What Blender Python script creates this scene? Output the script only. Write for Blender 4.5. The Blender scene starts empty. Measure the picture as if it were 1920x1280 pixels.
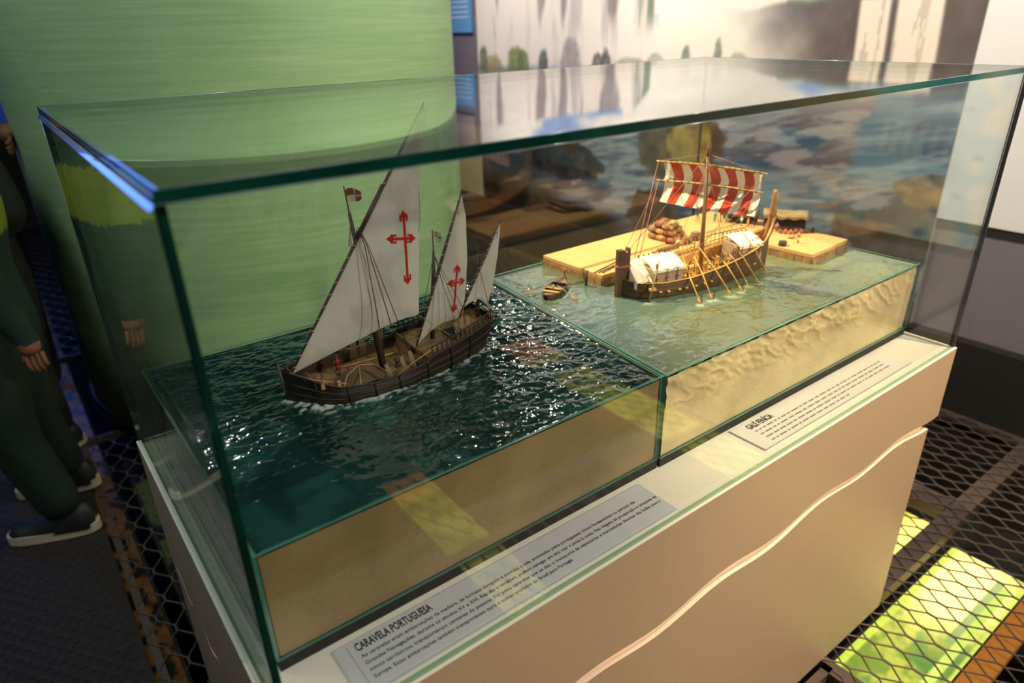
import bpy, bmesh, math, random
import numpy as np
from mathutils import Vector, Matrix
random.seed(4); rng = np.random.default_rng(7)
SC = bpy.context.scene
COL = SC.collection
PI = math.pi

# ------------------------------------------------------------------ camera
cam = bpy.data.cameras.new('camera'); camo = bpy.data.objects.new('camera', cam); COL.objects.link(camo)
Rr = Vector((0.7947299, -0.6065538, -0.0222906)); Ru = Vector((0.2763736, 0.32893, 0.9030076)); Rf = Vector((0.5403906, 0.7238077, -0.429046))
M = Matrix(((Rr.x, Ru.x, -Rf.x, -0.08169), (Rr.y, Ru.y, -Rf.y, -0.50454), (Rr.z, Ru.z, -Rf.z, 0.66873), (0, 0, 0, 1)))
camo.matrix_world = M
cam.sensor_width = 36; cam.sensor_fit = 'HORIZONTAL'; cam.lens = 1284.24 * 36 / 1920
cam.shift_x = -0.00544 * 1000 / 1920; cam.shift_y = 0.01104 * 1000 / 1920
cam.clip_start = 0.02
cam.dof.use_dof = True; cam.dof.focus_distance = 1.12; cam.dof.aperture_fstop = 3.2
SC.camera = camo

# ------------------------------------------------------------------ world, exposure, main lights
SC.view_settings.view_transform = 'Standard'; SC.view_settings.look = 'None'
SC.view_settings.exposure = 0.0; SC.view_settings.gamma = 1.0; SC.view_settings.use_curve_mapping = False
cy = SC.cycles
cy.transparent_max_bounces = 48; cy.max_bounces = 10; cy.glossy_bounces = 6; cy.diffuse_bounces = 4; cy.use_denoising = True
cy.caustics_reflective = False; cy.caustics_refractive = False; cy.sample_clamp_indirect = 4.0; cy.blur_glossy = 0.3
w = bpy.data.worlds.new('dim_room'); SC.world = w; w.use_nodes = True
w.node_tree.nodes['Background'].inputs[0].default_value = (0.60, 0.58, 0.62, 1)
w.node_tree.nodes['Background'].inputs[1].default_value = 0.02

def spot(name, loc, target, power, color, angle=60, blend=0.6, radius=0.03):
    l = bpy.data.lights.new(name, 'SPOT'); l.energy = power; l.color = color; l.spot_size = math.radians(angle); l.spot_blend = blend; l.shadow_soft_size = radius
    o = bpy.data.objects.new(name, l); COL.objects.link(o); o.location = loc
    o.rotation_euler = (Vector(target) - Vector(loc)).to_track_quat('-Z', 'Y').to_euler(); return o
def area(name, loc, target, power, color, sx, sy):
    l = bpy.data.lights.new(name, 'AREA'); l.shape = 'RECTANGLE'; l.size = sx; l.size_y = sy; l.energy = power; l.color = color
    o = bpy.data.objects.new(name, l); COL.objects.link(o); o.location = loc
    o.rotation_euler = (Vector(target) - Vector(loc)).to_track_quat('-Z', 'Y').to_euler(); return o
WARM = (1.0, 0.80, 0.54); WHITE = (1.0, 0.93, 0.84)
# mural and wall panel washers
spot('mural_washer', (1.45, 2.9, 1.95), (2.7, 2.7, 0.55), 165, WHITE, 95, 0.9, 0.05)
spot('mural_washer', (1.45, 1.5, 1.95), (2.7, 1.2, 0.55), 160, (1.0, 0.92, 0.80), 95, 0.9, 0.05)
spot('panel_washer', (1.5, -0.1, 1.95), (2.7, -0.1, 0.35), 115, (1.0, 0.93, 0.84), 90, 0.9, 0.05)
# warm key on the galley half of the case
spot('galley_key', (0.35, 1.55, 1.95), (1.32, 0.18, 0.1), 640, WARM, 34, 0.7, 0.02)
# soft fill over the caravel half and the plinth front
spot('caravel_fill', (0.1, -1.3, 1.9), (0.45, 0.1, 0.05), 58, (1.0, 0.96, 0.90), 60, 0.9, 0.06)
spot('front_fill', (1.7, -2.3, 1.5), (1.1, 0.0, -0.25), 260, (1.0, 0.85, 0.62), 60, 0.9, 0.08)
# cylinder wash
spot('cylinder_wash', (1.55, 0.55, 1.95), (1.15, 1.75, -0.1), 105.0, (0.96, 1.0, 0.80), 70, 0.9, 0.05)
area('cool_left_wash', (-1.3, -.2, 1.9), (.5, 2.0, .2), 9, (.80, .95, 1.0), .8, .8)
area('left_wash', (-.75, 1.1, 2.15), (.25, 2.2, .2), 24, (.86, 1.0, .88), 1.0, 1.0)
spot('plinth_top_lamp', (1.75, -.7, 1.95), (1.2, .05, 0), 270, WARM, 36, .9, .04)
# small bright lamps at the back whose glints lie on the water
spot('glint_lamp', (2.42, 2.75, 1.98), (0.5, 0.25, 0.17), 52.0, (1.0, 0.90, 0.72), 28, 0.5, 0.035)
spot('glint_lamp', (0.62, 4.7, 1.98), (0.07, 0.6, 0.17), 150.0, (0.95, 0.97, 1.0), 14, 0.5, 0.045)

# ------------------------------------------------------------------ helpers
def C(h, a=1.0):
    h = h.lstrip('#'); v = [int(h[i:i + 2], 16) / 255 for i in (0, 2, 4)]
    return tuple([(x / 12.92 if x <= 0.04045 else ((x + 0.055) / 1.055) ** 2.4) for x in v] + [a])
def s2l(a):
    a = np.clip(a, 0, 1); return np.where(a <= 0.04045, a / 12.92, ((a + 0.055) / 1.055) ** 2.4)
MATS = {}
def mat(name, color='#808080', rough=0.6, metal=0.0, noise=0.0, nscale=20.0, bump=0.0, bscale=60.0, spec=0.5, emit=None, estr=0.0, stretch=None, vcol=False, coat=0.0, sheen=0.0):
    if name in MATS: return MATS[name]
    m = bpy.data.materials.new(name); m.use_nodes = True; nt = m.node_tree; b = nt.nodes['Principled BSDF']
    b.inputs['Roughness'].default_value = rough; b.inputs['Metallic'].default_value = metal
    b.inputs['Specular IOR Level'].default_value = spec; b.inputs['Coat Weight'].default_value = coat
    if sheen: b.inputs['Sheen Weight'].default_value = sheen
    col = C(color) if isinstance(color, str) else color
    b.inputs['Base Color'].default_value = col
    tc = None
    if noise or bump:
        tc = nt.nodes.new('ShaderNodeTexCoord'); mp = nt.nodes.new('ShaderNodeMapping'); nt.links.new(tc.outputs['Object'], mp.inputs[0])
        if stretch: mp.inputs['Scale'].default_value = stretch
    src = None
    if vcol:
        at = nt.nodes.new('ShaderNodeVertexColor'); at.layer_name = 'paint'; src = at.outputs[0]
    if noise:
        n = nt.nodes.new('ShaderNodeTexNoise'); n.inputs['Scale'].default_value = nscale; n.inputs['Detail'].default_value = 6
        nt.links.new(mp.outputs[0], n.inputs['Vector'])
        mr = nt.nodes.new('ShaderNodeMapRange'); mr.inputs[1].default_value = 0.3; mr.inputs[2].default_value = 0.7
        mr.inputs[3].default_value = 1 - noise; mr.inputs[4].default_value = 1 + noise
        nt.links.new(n.outputs[0], mr.inputs[0])
        mx = nt.nodes.new('ShaderNodeMix'); mx.data_type = 'RGBA'; mx.blend_type = 'MULTIPLY'; mx.inputs[0].default_value = 1.0
        if src: nt.links.new(src, mx.inputs[6])
        else: mx.inputs[6].default_value = col
        cb = nt.nodes.new('ShaderNodeCombineColor')
        for i in range(3): nt.links.new(mr.outputs[0], cb.inputs[i])
        nt.links.new(cb.outputs[0], mx.inputs[7]); src = mx.outputs[2]
    if src: nt.links.new(src, b.inputs['Base Color'])
    if bump:
        n2 = nt.nodes.new('ShaderNodeTexNoise'); n2.inputs['Scale'].default_value = bscale; n2.inputs['Detail'].default_value = 5
        nt.links.new(mp.outputs[0], n2.inputs['Vector'])
        bp = nt.nodes.new('ShaderNodeBump'); bp.inputs['Strength'].default_value = bump; bp.inputs['Distance'].default_value = 0.002
        nt.links.new(n2.outputs[0], bp.inputs['Height']); nt.links.new(bp.outputs[0], b.inputs['Normal'])
    if emit:
        b.inputs['Emission Color'].default_value = C(emit); b.inputs['Emission Strength'].default_value = estr
        if vcol: nt.links.new(src, b.inputs['Emission Color'])
    MATS[name] = m; return m
def glass_mat(name, tint, refl=1.0):
    if name in MATS: return MATS[name]
    m = bpy.data.materials.new(name); m.use_nodes = True; nt = m.node_tree
    for n in list(nt.nodes): nt.nodes.remove(n)
    out = nt.nodes.new('ShaderNodeOutputMaterial'); tr = nt.nodes.new('ShaderNodeBsdfTransparent'); tr.inputs[0].default_value = tint
    gl = nt.nodes.new('ShaderNodeBsdfGlossy'); gl.inputs['Roughness'].default_value = 0.0; gl.inputs[0].default_value = (1, 1, 1, 1)
    lw = nt.nodes.new('ShaderNodeLayerWeight'); lw.inputs[0].default_value = 0.5
    pw = nt.nodes.new('ShaderNodeMath'); pw.operation = 'POWER'; pw.inputs[1].default_value = 5; nt.links.new(lw.outputs['Facing'], pw.inputs[0])
    ml = nt.nodes.new('ShaderNodeMath'); ml.operation = 'MULTIPLY_ADD'; ml.inputs[1].default_value = 0.96 * refl; ml.inputs[2].default_value = 0.04 * refl
    nt.links.new(pw.outputs[0], ml.inputs[0])
    mx = nt.nodes.new('ShaderNodeMixShader'); nt.links.new(ml.outputs[0], mx.inputs[0]); nt.links.new(tr.outputs[0], mx.inputs[1]); nt.links.new(gl.outputs[0], mx.inputs[2])
    nt.links.new(mx.outputs[0], out.inputs[0]); MATS[name] = m; return m

class MB:
    def __init__(s): s.v = []; s.f = []; s.m = []; s.mats = []; s.sm = []
    def mi(s, m):
        if m not in s.mats: s.mats.append(m)
        return s.mats.index(m)
    def add(s, vs, fs, m, smooth=False):
        o = len(s.v); s.v += [tuple(x) for x in vs]; k = s.mi(m)
        for f in fs: s.f.append(tuple(i + o for i in f)); s.m.append(k); s.sm.append(smooth)
    def box(s, a, b, m, rot=None, piv=None):
        x0, y0, z0 = a; x1, y1, z1 = b
        vs = [(x0, y0, z0), (x1, y0, z0), (x1, y1, z0), (x0, y1, z0), (x0, y0, z1), (x1, y0, z1), (x1, y1, z1), (x0, y1, z1)]
        if rot is not None:
            p = Vector(piv or ((x0 + x1) / 2, (y0 + y1) / 2, (z0 + z1) / 2)); vs = [tuple(rot @ (Vector(v) - p) + p) for v in vs]
        s.add(vs, [(0, 3, 2, 1), (4, 5, 6, 7), (0, 1, 5, 4), (1, 2, 6, 5), (2, 3, 7, 6), (3, 0, 4, 7)], m)
    def prism(s, poly, z0, z1, m):
        n = len(poly); vs = [(p[0], p[1], z0) for p in poly] + [(p[0], p[1], z1) for p in poly]
        s.add(vs, [tuple(range(n))[::-1], tuple(range(n, 2 * n))] + [(i, (i + 1) % n, n + (i + 1) % n, n + i) for i in range(n)], m)
    def tube(s, pts, r, m, n=6, cap=True, flat=1.0, smooth=True):
        pts = [Vector(p) for p in pts]; k = len(pts); rs = r if isinstance(r, (list, tuple)) else [r] * k
        vs = []; up = Vector((0, 0, 1))
        for i, p in enumerate(pts):
            t = (pts[min(i + 1, k - 1)] - pts[max(i - 1, 0)]).normalized()
            u = up if abs(t.z) < 0.95 else Vector((1, 0, 0))
            a = t.cross(u).normalized(); b = a.cross(t).normalized()
            for j in range(n):
                an = 2 * PI * j / n; vs.append(p + a * math.cos(an) * rs[i] + b * math.sin(an) * rs[i] * flat)
        fs = [(i * n + j, i * n + (j + 1) % n, (i + 1) * n + (j + 1) % n, (i + 1) * n + j) for i in range(k - 1) for j in range(n)]
        if cap: fs += [tuple(range(n))[::-1], tuple(range((k - 1) * n, k * n))]
        s.add(vs, fs, m, smooth)
    def lathe(s, prof, c, m, n=12, mtx=None, smooth=True):
        vs = []
        for (r, z) in prof:
            for j in range(n):
                an = 2 * PI * j / n; v = Vector((r * math.cos(an), r * math.sin(an), z))
                if mtx: v = mtx @ v
                vs.append(v + Vector(c))
        k = len(prof)
        fs = [(i * n + j, i * n + (j + 1) % n, (i + 1) * n + (j + 1) % n, (i + 1) * n + j) for i in range(k - 1) for j in range(n)]
        fs += [tuple(range(n))[::-1], tuple(range((k - 1) * n, k * n))]
        s.add(vs, fs, m, smooth)
    def ball(s, c, r, m, sc=(1, 1, 1), n=10, rot=None):
        k = 7; prof = []
        vs = []
        for i in range(k + 1):
            th = PI * i / k
            for j in range(n):
                an = 2 * PI * j / n; v = Vector((r * sc[0] * math.sin(th) * math.cos(an), r * sc[1] * math.sin(th) * math.sin(an), -r * sc[2] * math.cos(th)))
                if rot: v = rot @ v
                vs.append(v + Vector(c))
        fs = [(i * n + j, i * n + (j + 1) % n, (i + 1) * n + (j + 1) % n, (i + 1) * n + j) for i in range(k) for j in range(n)]
        s.add(vs, fs, m, True)
    def grid(s, fn, nu, nv, m, smooth=True):
        vs = [fn(i / nu, j / nv) for j in range(nv + 1) for i in range(nu + 1)]
        s.add(vs, [(j * (nu + 1) + i, j * (nu + 1) + i + 1, (j + 1) * (nu + 1) + i + 1, (j + 1) * (nu + 1) + i) for j in range(nv) for i in range(nu)], m, smooth)
    def build(s, name, parent=None, bevel=0, kind=None):
        me = bpy.data.meshes.new(name); me.from_pydata(s.v, [], s.f); me.update()
        for mm in s.mats: me.materials.append(mm)
        me.polygons.foreach_set('material_index', s.m); me.polygons.foreach_set('use_smooth', s.sm)
        bm = bmesh.new(); bm.from_mesh(me); bmesh.ops.remove_doubles(bm, verts=bm.verts, dist=1e-6); bmesh.ops.recalc_face_normals(bm, faces=bm.faces); bm.to_mesh(me); bm.free()
        o = bpy.data.objects.new(name, me); COL.objects.link(o)
        if parent: o.parent = parent
        if bevel:
            bv = o.modifiers.new('bevel', 'BEVEL'); bv.width = bevel; bv.segments = 2; bv.limit_method = 'ANGLE'
        if kind: o['kind'] = kind
        return o
def mk(name, fn, parent=None, **k):
    b = MB(); fn(b); return b.build(name, parent, **k)
def tag(o, label, cat, group=None):
    o['label'] = label; o['category'] = cat
    if group: o['group'] = group
    return o
def thing(name, label, cat, loc=(0, 0, 0), rz=0, group=None):
    o = bpy.data.objects.new(name, None); COL.objects.link(o); o.location = loc; o.rotation_euler = (0, 0, rz); o.empty_display_size = 0.05
    return tag(o, label, cat, group)
def grid_mesh(name, P, colors, m, parent=None, smooth=True):
    """P: (nv,nu,3) vertex array, colors (nv,nu,3) sRGB -> one painted mesh"""
    nv, nu = P.shape[:2]; me = bpy.data.meshes.new(name)
    idx = np.arange(nv * nu).reshape(nv, nu)
    f = np.stack([idx[:-1, :-1], idx[:-1, 1:], idx[1:, 1:], idx[1:, :-1]], -1).reshape(-1, 4)
    me.vertices.add(nv * nu); me.vertices.foreach_set('co', P.reshape(-1).astype(np.float32))
    me.loops.add(f.size); me.loops.foreach_set('vertex_index', f.reshape(-1).astype(np.int32))
    me.polygons.add(len(f)); me.polygons.foreach_set('loop_start', np.arange(0, f.size, 4, dtype=np.int32)); me.polygons.foreach_set('loop_total', np.full(len(f), 4, dtype=np.int32))
    me.polygons.foreach_set('use_smooth', np.full(len(f), smooth))
    me.update(calc_edges=True)
    if colors is not None:
        at = me.color_attributes.new('paint', 'FLOAT_COLOR', 'POINT'); c = np.ones((nv * nu, 4), np.float32); c[:, :3] = s2l(colors.reshape(-1, 3)); at.data.foreach_set('color', c.reshape(-1))
    me.materials.append(m); o = bpy.data.objects.new(name, me); COL.objects.link(o)
    if parent: o.parent = parent
    return o
def vnoise(x, y, seed=0):
    xi = np.floor(x).astype(int); yi = np.floor(y).astype(int); fx = x - xi; fy = y - yi; fx = fx * fx * (3 - 2 * fx); fy = fy * fy * (3 - 2 * fy)
    T = np.random.default_rng(seed).random((256, 256)); g = lambda a, b: T[a & 255, b & 255]
    return (g(xi, yi) * (1 - fx) + g(xi + 1, yi) * fx) * (1 - fy) + (g(xi, yi + 1) * (1 - fx) + g(xi + 1, yi + 1) * fx) * fy
def fbm(x, y, seed=0, oct=4):
    s = 0; a = 0.5; t = 0
    for k in range(oct): s = s + a * vnoise(x * 2 ** k + 17 * k, y * 2 ** k + 5 * k, seed + k); t += a; a *= 0.5
    return s / t
def sstep(a, b, x):
    t = np.clip((x - a) / (b - a), 0, 1); return t * t * (3 - 2 * t)
def mixc(c, d, m):
    d = np.array(d, float); return c * (1 - m[..., None]) + d * m[..., None]

# ------------------------------------------------------------------ room shell
FZ = -0.746
m_dark = mat('dark_paint', '#2a2622', 0.8, noise=0.1)
m_ceil = mat('black_ceiling', '#1c1a1a', 0.9)
m_grey = mat('mauve_grey_wall_paint', '#7d7277', 0.75, noise=0.04, nscale=8, bump=0.2, bscale=300)
m_skirt = mat('dark_brown_skirting', '#1d1712', 0.7)
def wall(name, a, b, m): 
    o = mk(name, lambda M_: M_.box(a, b, m)); o['kind'] = 'structure'; return o
wall('wall_right', (2.7125, -4.0, -0.46), (2.8, 6.6, 2.2), m_grey)
wall('baseboard_right', (2.66, -4.0, -1.15), (2.8, 6.6, -0.46), m_skirt)
wall('wall_back', (-4.1, 6.6, -1.15), (2.8, 6.7, 2.2), m_dark)
wall('wall_left', (-4.1, -4.0, -1.15), (-4.0, 6.6, 2.2), m_dark)
wall('wall_front', (-4.1, -4.1, -1.15), (2.8, -4.0, 2.2), m_dark)
wall('ceiling', (-4.1, -4.1, 2.2), (2.8, 6.7, 2.3), m_ceil)
wall('floor', (-4.1, -4.1, -1.2), (2.8, 6.7, -1.15), mat('pit_floor', '#120f0c', 0.9))

# ------------------------------------------------------------------ floor grating (expanded metal) over the pit
m_mesh = mat('expanded_metal', '#5a4c44', 0.5, metal=0.35, spec=0.5, noise=0.12, nscale=40)
def diamonds(M_, x0, x1, y0, y1, lx=0.058, ly=0.115, r=0.0019, z=FZ):
    # strands run along y; alternate strands mirror each other and meet in short bonds
    nx = int((x1 - x0) / (lx / 2)); ny = int((y1 - y0) / (ly / 2)) + 1; fl = ly * .09
    for j in range(nx):
        xc = x0 + (j + .5) * lx / 2; pts = []
        for i in range(ny):
            sg = 1 if (i + j) % 2 == 0 else -1; yc = y0 + i * ly / 2; xx = xc + sg * lx / 4 * .93
            pts += [(xx, max(y0, yc - fl)), (xx, min(y1, yc + fl))]
        vs = []
        for k, (px, py) in enumerate(pts):
            vs += [(px - r, py, z - .0025), (px - r * .8, py, z), (px + r * .8, py, z + .0008), (px + r, py, z - .0015)]
        M_.add(vs, [(k * 4 + c, k * 4 + c + 1, k * 4 + c + 5, k * 4 + c + 4) for k in range(len(pts) - 1) for c in range(3)], m_mesh)
def grating(label, x0, x1, y0, y1, **k):
    t = thing('floor_grating', label, 'floor grating', (0, 0, 0))
    mk('expanded_mesh', lambda M_: diamonds(M_, x0, x1, y0, y1, **k), t, kind='stuff')
    def fr(M_):
        for a, b in (((x0, y0, FZ - .03), (x0 + .02, y1, FZ - .003)), ((x1 - .02, y0, FZ - .03), (x1, y1, FZ - .003)), ((x0, y0, FZ - .03), (x1, y0 + .02, FZ - .003)), ((x0, y1 - .02, FZ - .03), (x1, y1, FZ - .003))): M_.box(a, b, m_mesh)
    mk('frame', fr, t); return t
grating('expanded metal floor grating right of the plinth over the lit glass', 1.2, 2.66, -0.85, 0.62)
grating('expanded metal floor grating behind the case, below the mural', 1.2, 2.66, 0.62, 3.2)
grating('expanded metal floor grating in front of the plinth', -0.4, 2.66, -2.4, -0.85)
grating('expanded metal floor grating close in front of the plinth and labels', -0.4, 1.2, -0.85, -0.012, r=.003)
grating('expanded metal floor grating between plinth and cylinder and along the plinth left side', -0.09, 0.75, -0.01, 2.3, lx=0.07, ly=0.13, r=0.0024)
grating('dark floor grating far back beyond the children', -1.6, 2.66, 3.2, 6.4, lx=0.09, ly=0.16, r=0.004)
# steel bars carrying the grating
m_bar = mat('brown_steel_bar', '#54463f', 0.55, metal=0.3, noise=0.15, nscale=30)
for a, b, lab in (((1.2, 0.015, FZ - .05), (2.66, 0.07, FZ - .006), 'brown flat steel bar under the grating beside the plinth'),
                  ((2.02, 0.072, FZ - .05), (2.10, 0.62, FZ - .006), 'grey brown steel bar across the grating beyond the lit glass'),):
    tag(mk('support_bar', lambda M_: M_.box(a, b, m_bar), bevel=0.002), lab, 'steel bar')
# perforated plate walkway at the left
m_plate = mat('perforated_steel', '#2e2625', 0.6, metal=0.3, noise=0.12, nscale=25)
t = thing('perforated_walkway', 'dark steel walkway plate with rows of raised round holes, at lower left', 'walkway')
mk('plate', lambda M_: M_.box((-1.6, -0.85, FZ - 0.006), (-0.10, 2.3, FZ), m_plate), t)
m_hole = mat('hole_black', '#0b0908', 0.9)
def lips(M_):
    for j in range(66):
        for i in range(28):
            x = -0.125 - i * 0.036; y = 0.55 + j * 0.025
            if y > 2.25: continue
            x -= 0.018 * (j % 2); R_ = 0.013
            vs = []; n = 8
            M_.add([(x + R_ * .8 * math.cos(2 * PI * k / 8), y + R_ * .62 * math.sin(2 * PI * k / 8), FZ + .0004) for k in range(8)], [tuple(range(8))], m_hole)
            for k in range(n + 1):
                an = PI + PI * k / n
                for rr, zz in ((R_ * .82, .0005), (R_ * .9, .003), (R_, .0005)): vs.append((x + rr * math.cos(an), y + rr * .72 * math.sin(an), FZ + zz))
            M_.add(vs, [(k * 3 + c, k * 3 + c + 1, k * 3 + c + 4, k * 3 + c + 3) for k in range(n) for c in (0, 1)], m_plate, True)
mk('raised_hole_rim', lips, t, kind='stuff')

# lit stained panels under the grating
def lit_panel(name, label, x0, x1, y0, y1, fn, strength, z=-0.85, nx=90, ny=40):
    X, Y = np.meshgrid(np.linspace(x0, x1, nx), np.linspace(y0, y1, ny)); P = np.stack([X, Y, np.full_like(X, z)], -1)
    c = fn((X - x0) / (x1 - x0), (Y - y0) / (y1 - y0), X, Y)
    m = mat(name + '_glow_%s' % strength, '#ffffff', 0.4, vcol=True, emit='#ffffff', estr=strength)
    t = thing(name, label, 'lit floor panel', (0, 0, 0))
    grid_mesh('glowing_face', P, c, m, t)
    mk('tray', lambda M_: M_.box((x0 - .01, y0 - .01, z - .05), (x1 + .01, y1 + .01, z - .002), mat('tray_black', '#14100c', 0.8)), t)
    return t
def riverpaint(u, v, X, Y):
    n = fbm(X * 18, Y * 30, 3); c = np.zeros(u.shape + (3,)) + np.array([0.34, 0.42, 0.13])
    c = mixc(c, [0.52, 0.55, 0.20], sstep(.45, .65, n)); c = mixc(c, [0.24, 0.38, 0.16], sstep(.55, .75, fbm(X * 10, Y * 22, 9)) * (u < .75))
    g = np.exp(-(((u - .78) / .26) ** 2) - ((v - .55) / .5) ** 2) ; c = mixc(c, [1.0, 0.90, 0.56], np.clip(g * 1.7, 0, 1))
    c = mixc(c, [0.60, 0.68, 0.30], ((v > .12) & (v < .22)) * 1.0 * (u < .9)); c = mixc(c, [0.42, 0.50, 0.30], ((v > .23) & (v < .33)) * (u > .45) * .8 * (u < .93))
    c = mixc(c, [0.62, 0.68, 0.25], ((v > .9) | (v < .05)) * .8)
    return c
lit_panel('lit_river_panel', 'glowing yellow green glass panel under the grating, right of the plinth', 1.27, 2.0, -0.20, 0.012, riverpaint, 1.6)
def hotpaint(u, v, X, Y):
    c = np.zeros(u.shape + (3,)) + np.array([0.95, 0.83, 0.42]); return mixc(c, [0.6, 0.62, 0.15], sstep(.6, .95, v) * .8)
lit_panel('lit_floor_panel', 'small bright yellow panel under the grating, against the plinth corner', 1.66, 2.06, 0.075, 0.19, hotpaint, 1.9)
def yg(u, v, X, Y):
    n = fbm(X * 22, Y * 22, 5); c = np.zeros(u.shape + (3,)) + np.array([0.74, 0.72, 0.22]); c = mixc(c, [0.45, 0.55, 0.12], sstep(.45, .7, n)); return mixc(c, [0.70, 0.38, 0.06], sstep(.16, .10, v)) * (1 - .93 * (np.abs(v - .2) < .035))[..., None]
lit_panel('lit_floor_panel', 'yellow green lit strip under the grating in front of the plinth, nearest the caravel', 0.74, 0.90, -1.42, -0.50, yg, 1.9)
lit_panel('lit_floor_panel', 'yellow green lit strip under the grating in front of the plinth, nearest the mural', 1.76, 1.98, -2.1, -0.32, yg, 1.6)
def ochre(u, v, X, Y):
    n = fbm(X * 30, Y * 30, 5); c = np.zeros(u.shape + (3,)) + np.array([0.34, 0.22, 0.07]); c = mixc(c, [0.05, .04, .02], sstep(.5, .62, n)); return c
lit_panel('lit_floor_panel', 'long dim ochre strip under the grating beside the dark walkway', -0.10, -0.035, 0.6, 4.8, ochre, 0.22, ny=300, nx=20)
def olive(u, v, X, Y):
    n = fbm(X * 9, Y * 9, 15); c = np.zeros(u.shape + (3,)) + np.array([0.22, 0.27, 0.04]); c = mixc(c, [0.03, .03, .01], sstep(.42, .55, n)); return c
lit_panel('lit_floor_panel', 'dim olive green panel under the grating between plinth and cylinder', 0.03, 0.70, 0.9, 2.2, olive, 0.16, ny=100)
tag(mk('orange_channel', lambda M_: M_.box((1.35, -0.262, -0.87), (2.62, -0.206, -0.845), mat('orange_channel', '#a5661c', 0.5, emit='#a5661c', estr=0.28))), 'orange lit channel alongside the glowing green floor panel', 'lit channel')

# ------------------------------------------------------------------ mural, wall panel, plaques
Y0, Y1, Z0, Z1 = 0.556, 3.535, -0.462, 1.75
def paint_mural():
    nu, nv = 470, 330
    yy, zz = np.meshgrid(np.linspace(Y0, Y1, nu), np.linspace(Z0, Z1, nv))
    # river
    n1 = fbm(yy * 4 + zz * 2.0, zz * 26 + yy * 5, 1, 5); n2 = fbm(yy * 1.5, zz * 8, 2)
    c = np.zeros(yy.shape + (3,)) + np.array([0.36, 0.42, 0.47])
    c = mixc(c, [0.26, 0.31, 0.38], sstep(.46, .66, n1)); c = mixc(c, [0.60, 0.63, 0.62], sstep(.54, .34, n1) * .8); c = mixc(c, [0.30, 0.33, 0.37], sstep(.5, .7, fbm(yy * 9 + zz * 8, zz * 70 + yy * 12, 14)) * .6)
    c = mixc(c, [0.80, 0.76, 0.72], sstep(.54, .66, fbm(yy * 5, zz * 20 + yy * 4, 8)) * .55 * (yy < 2.6)); c = mixc(c, [0.50, 0.60, 0.62], sstep(.5, .62, n2) * .4)
    c = mixc(c, [0.30, 0.28, 0.25], sstep(2.5, 3.1, yy) * sstep(.05, -.25, zz) * .8)
    c = mixc(c, [0.36, 0.27, 0.13], sstep(2.6, 3.0, yy) * sstep(-.22, -.30, zz) * sstep(.35, .6, fbm(yy * 3, zz * 9, 4)) * .8)
    c = mixc(c, [0.10, 0.08, 0.06], sstep(1.9, 2.4, yy) * sstep(-.30, -.38, zz))
    c = mixc(c, [0.80, 0.77, 0.74], np.exp(-((zz - .36) / .07) ** 2) * .6)
    # rocks
    def rock(c, y, z, ry, rz, col, seed):
        n = fbm(yy * 9, zz * 9, seed); d = ((yy - y) / ry) ** 2 + ((zz - z) / rz) ** 2 + (n - .5) * 1.5 + (fbm(yy * 30, zz * 30, seed + 3) - .5) * .5
        cc = np.array(col)[None, None, :] * (0.6 + .8 * fbm(yy * 20, zz * 20, seed + 1))[..., None]
        m = sstep(1.15, .85, d); return c * (1 - m[..., None]) + cc * m[..., None]
    c = rock(c, 2.75, -.08, .36, .115, [0.24, 0.22, 0.20], 11)
    c = rock(c, 1.80, .08, .27, .19, [0.30, 0.27, 0.20], 21); c = rock(c, 1.74, .12, .12, .13, [0.55, 0.48, 0.22], 25)
    c = rock(c, 1.95, -.30, .18, .15, [0.35, 0.27, 0.21], 31)
    c = rock(c, .62, -.13, .32, .13, [0.30, 0.25, 0.22], 41)
    c = rock(c, .60, .06, .14, .06, [0.52, 0.40, 0.20], 51)
    c = rock(c, 1.0, -.42, .5, .12, [0.28, 0.24, 0.21], 61)
    # sky
    sky = np.zeros_like(c) + np.array([0.93, 0.89, 0.84]); cl = fbm(yy * 2.2 + 3, zz * 4, 71); sky = mixc(sky, [0.50, 0.60, 0.80], sstep(.50, .62, cl) * .95)
    base = 0.455 + 0.02 * np.sin(yy * 9)
    up = sstep(.40, .44, zz); c = c * (1 - up[..., None]) + sky * up[..., None]
    # far mist white
    c = mixc(c, [0.93, 0.89, 0.82], sstep(.40, .45, zz) * sstep(.72, .62, zz + .05 * fbm(yy * 4, zz * 4, 5)) * (yy < 2.2))
    # great falls at left
    ftop = 1.10 - (3.5 - yy) * .16 + .03 * fbm(yy * 14, yy * 3, 81) ; ftop = np.where(yy < 2.2, 1.0 - (2.2 - yy) * 1.1, ftop)
    fm = sstep(.015, -.015, zz - ftop) * sstep(.40, .46, zz) * sstep(1.99, 2.03, yy)
    fc = np.zeros_like(c) + np.array([0.94, 0.88, 0.83]); st = fbm(yy * 22, zz * 2, 91); fc = mixc(fc, [0.74, 0.69, 0.68], sstep(.55, .75, st) * .8)
    for (yb, wb, zb) in ((2.885, .045, .62), (2.68, .04, .60), (2.30, .075, .62), (3.31, .03, .70), (2.52, .01, .8)):
        wv = wb * (1 + .5 * (fbm(yy * 6, zz * 9, 101) - .5)) * sstep(zb - .05, zb + .28, zz) ; k = sstep(wv + .02, wv - .02, np.abs(yy - yb + .04 * (fbm(yy, zz * 6, 7) - .5))) * sstep(zb - .06, zb + .1, zz)
        fc = mixc(fc, [0.50, 0.44, 0.45], k * (.45 + .55 * fbm(yy * 60, zz * 4, 111)))
    gk = sstep(2.16, 2.10, yy + (zz - .7) * .05) * sstep(.55, .72, zz); fc = mixc(fc, [0.50, 0.53, 0.46], gk * sstep(.3, .6, fbm(yy * 40, zz * 3, 121)))
    c = c * (1 - fm[..., None]) + fc * fm[..., None]
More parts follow.
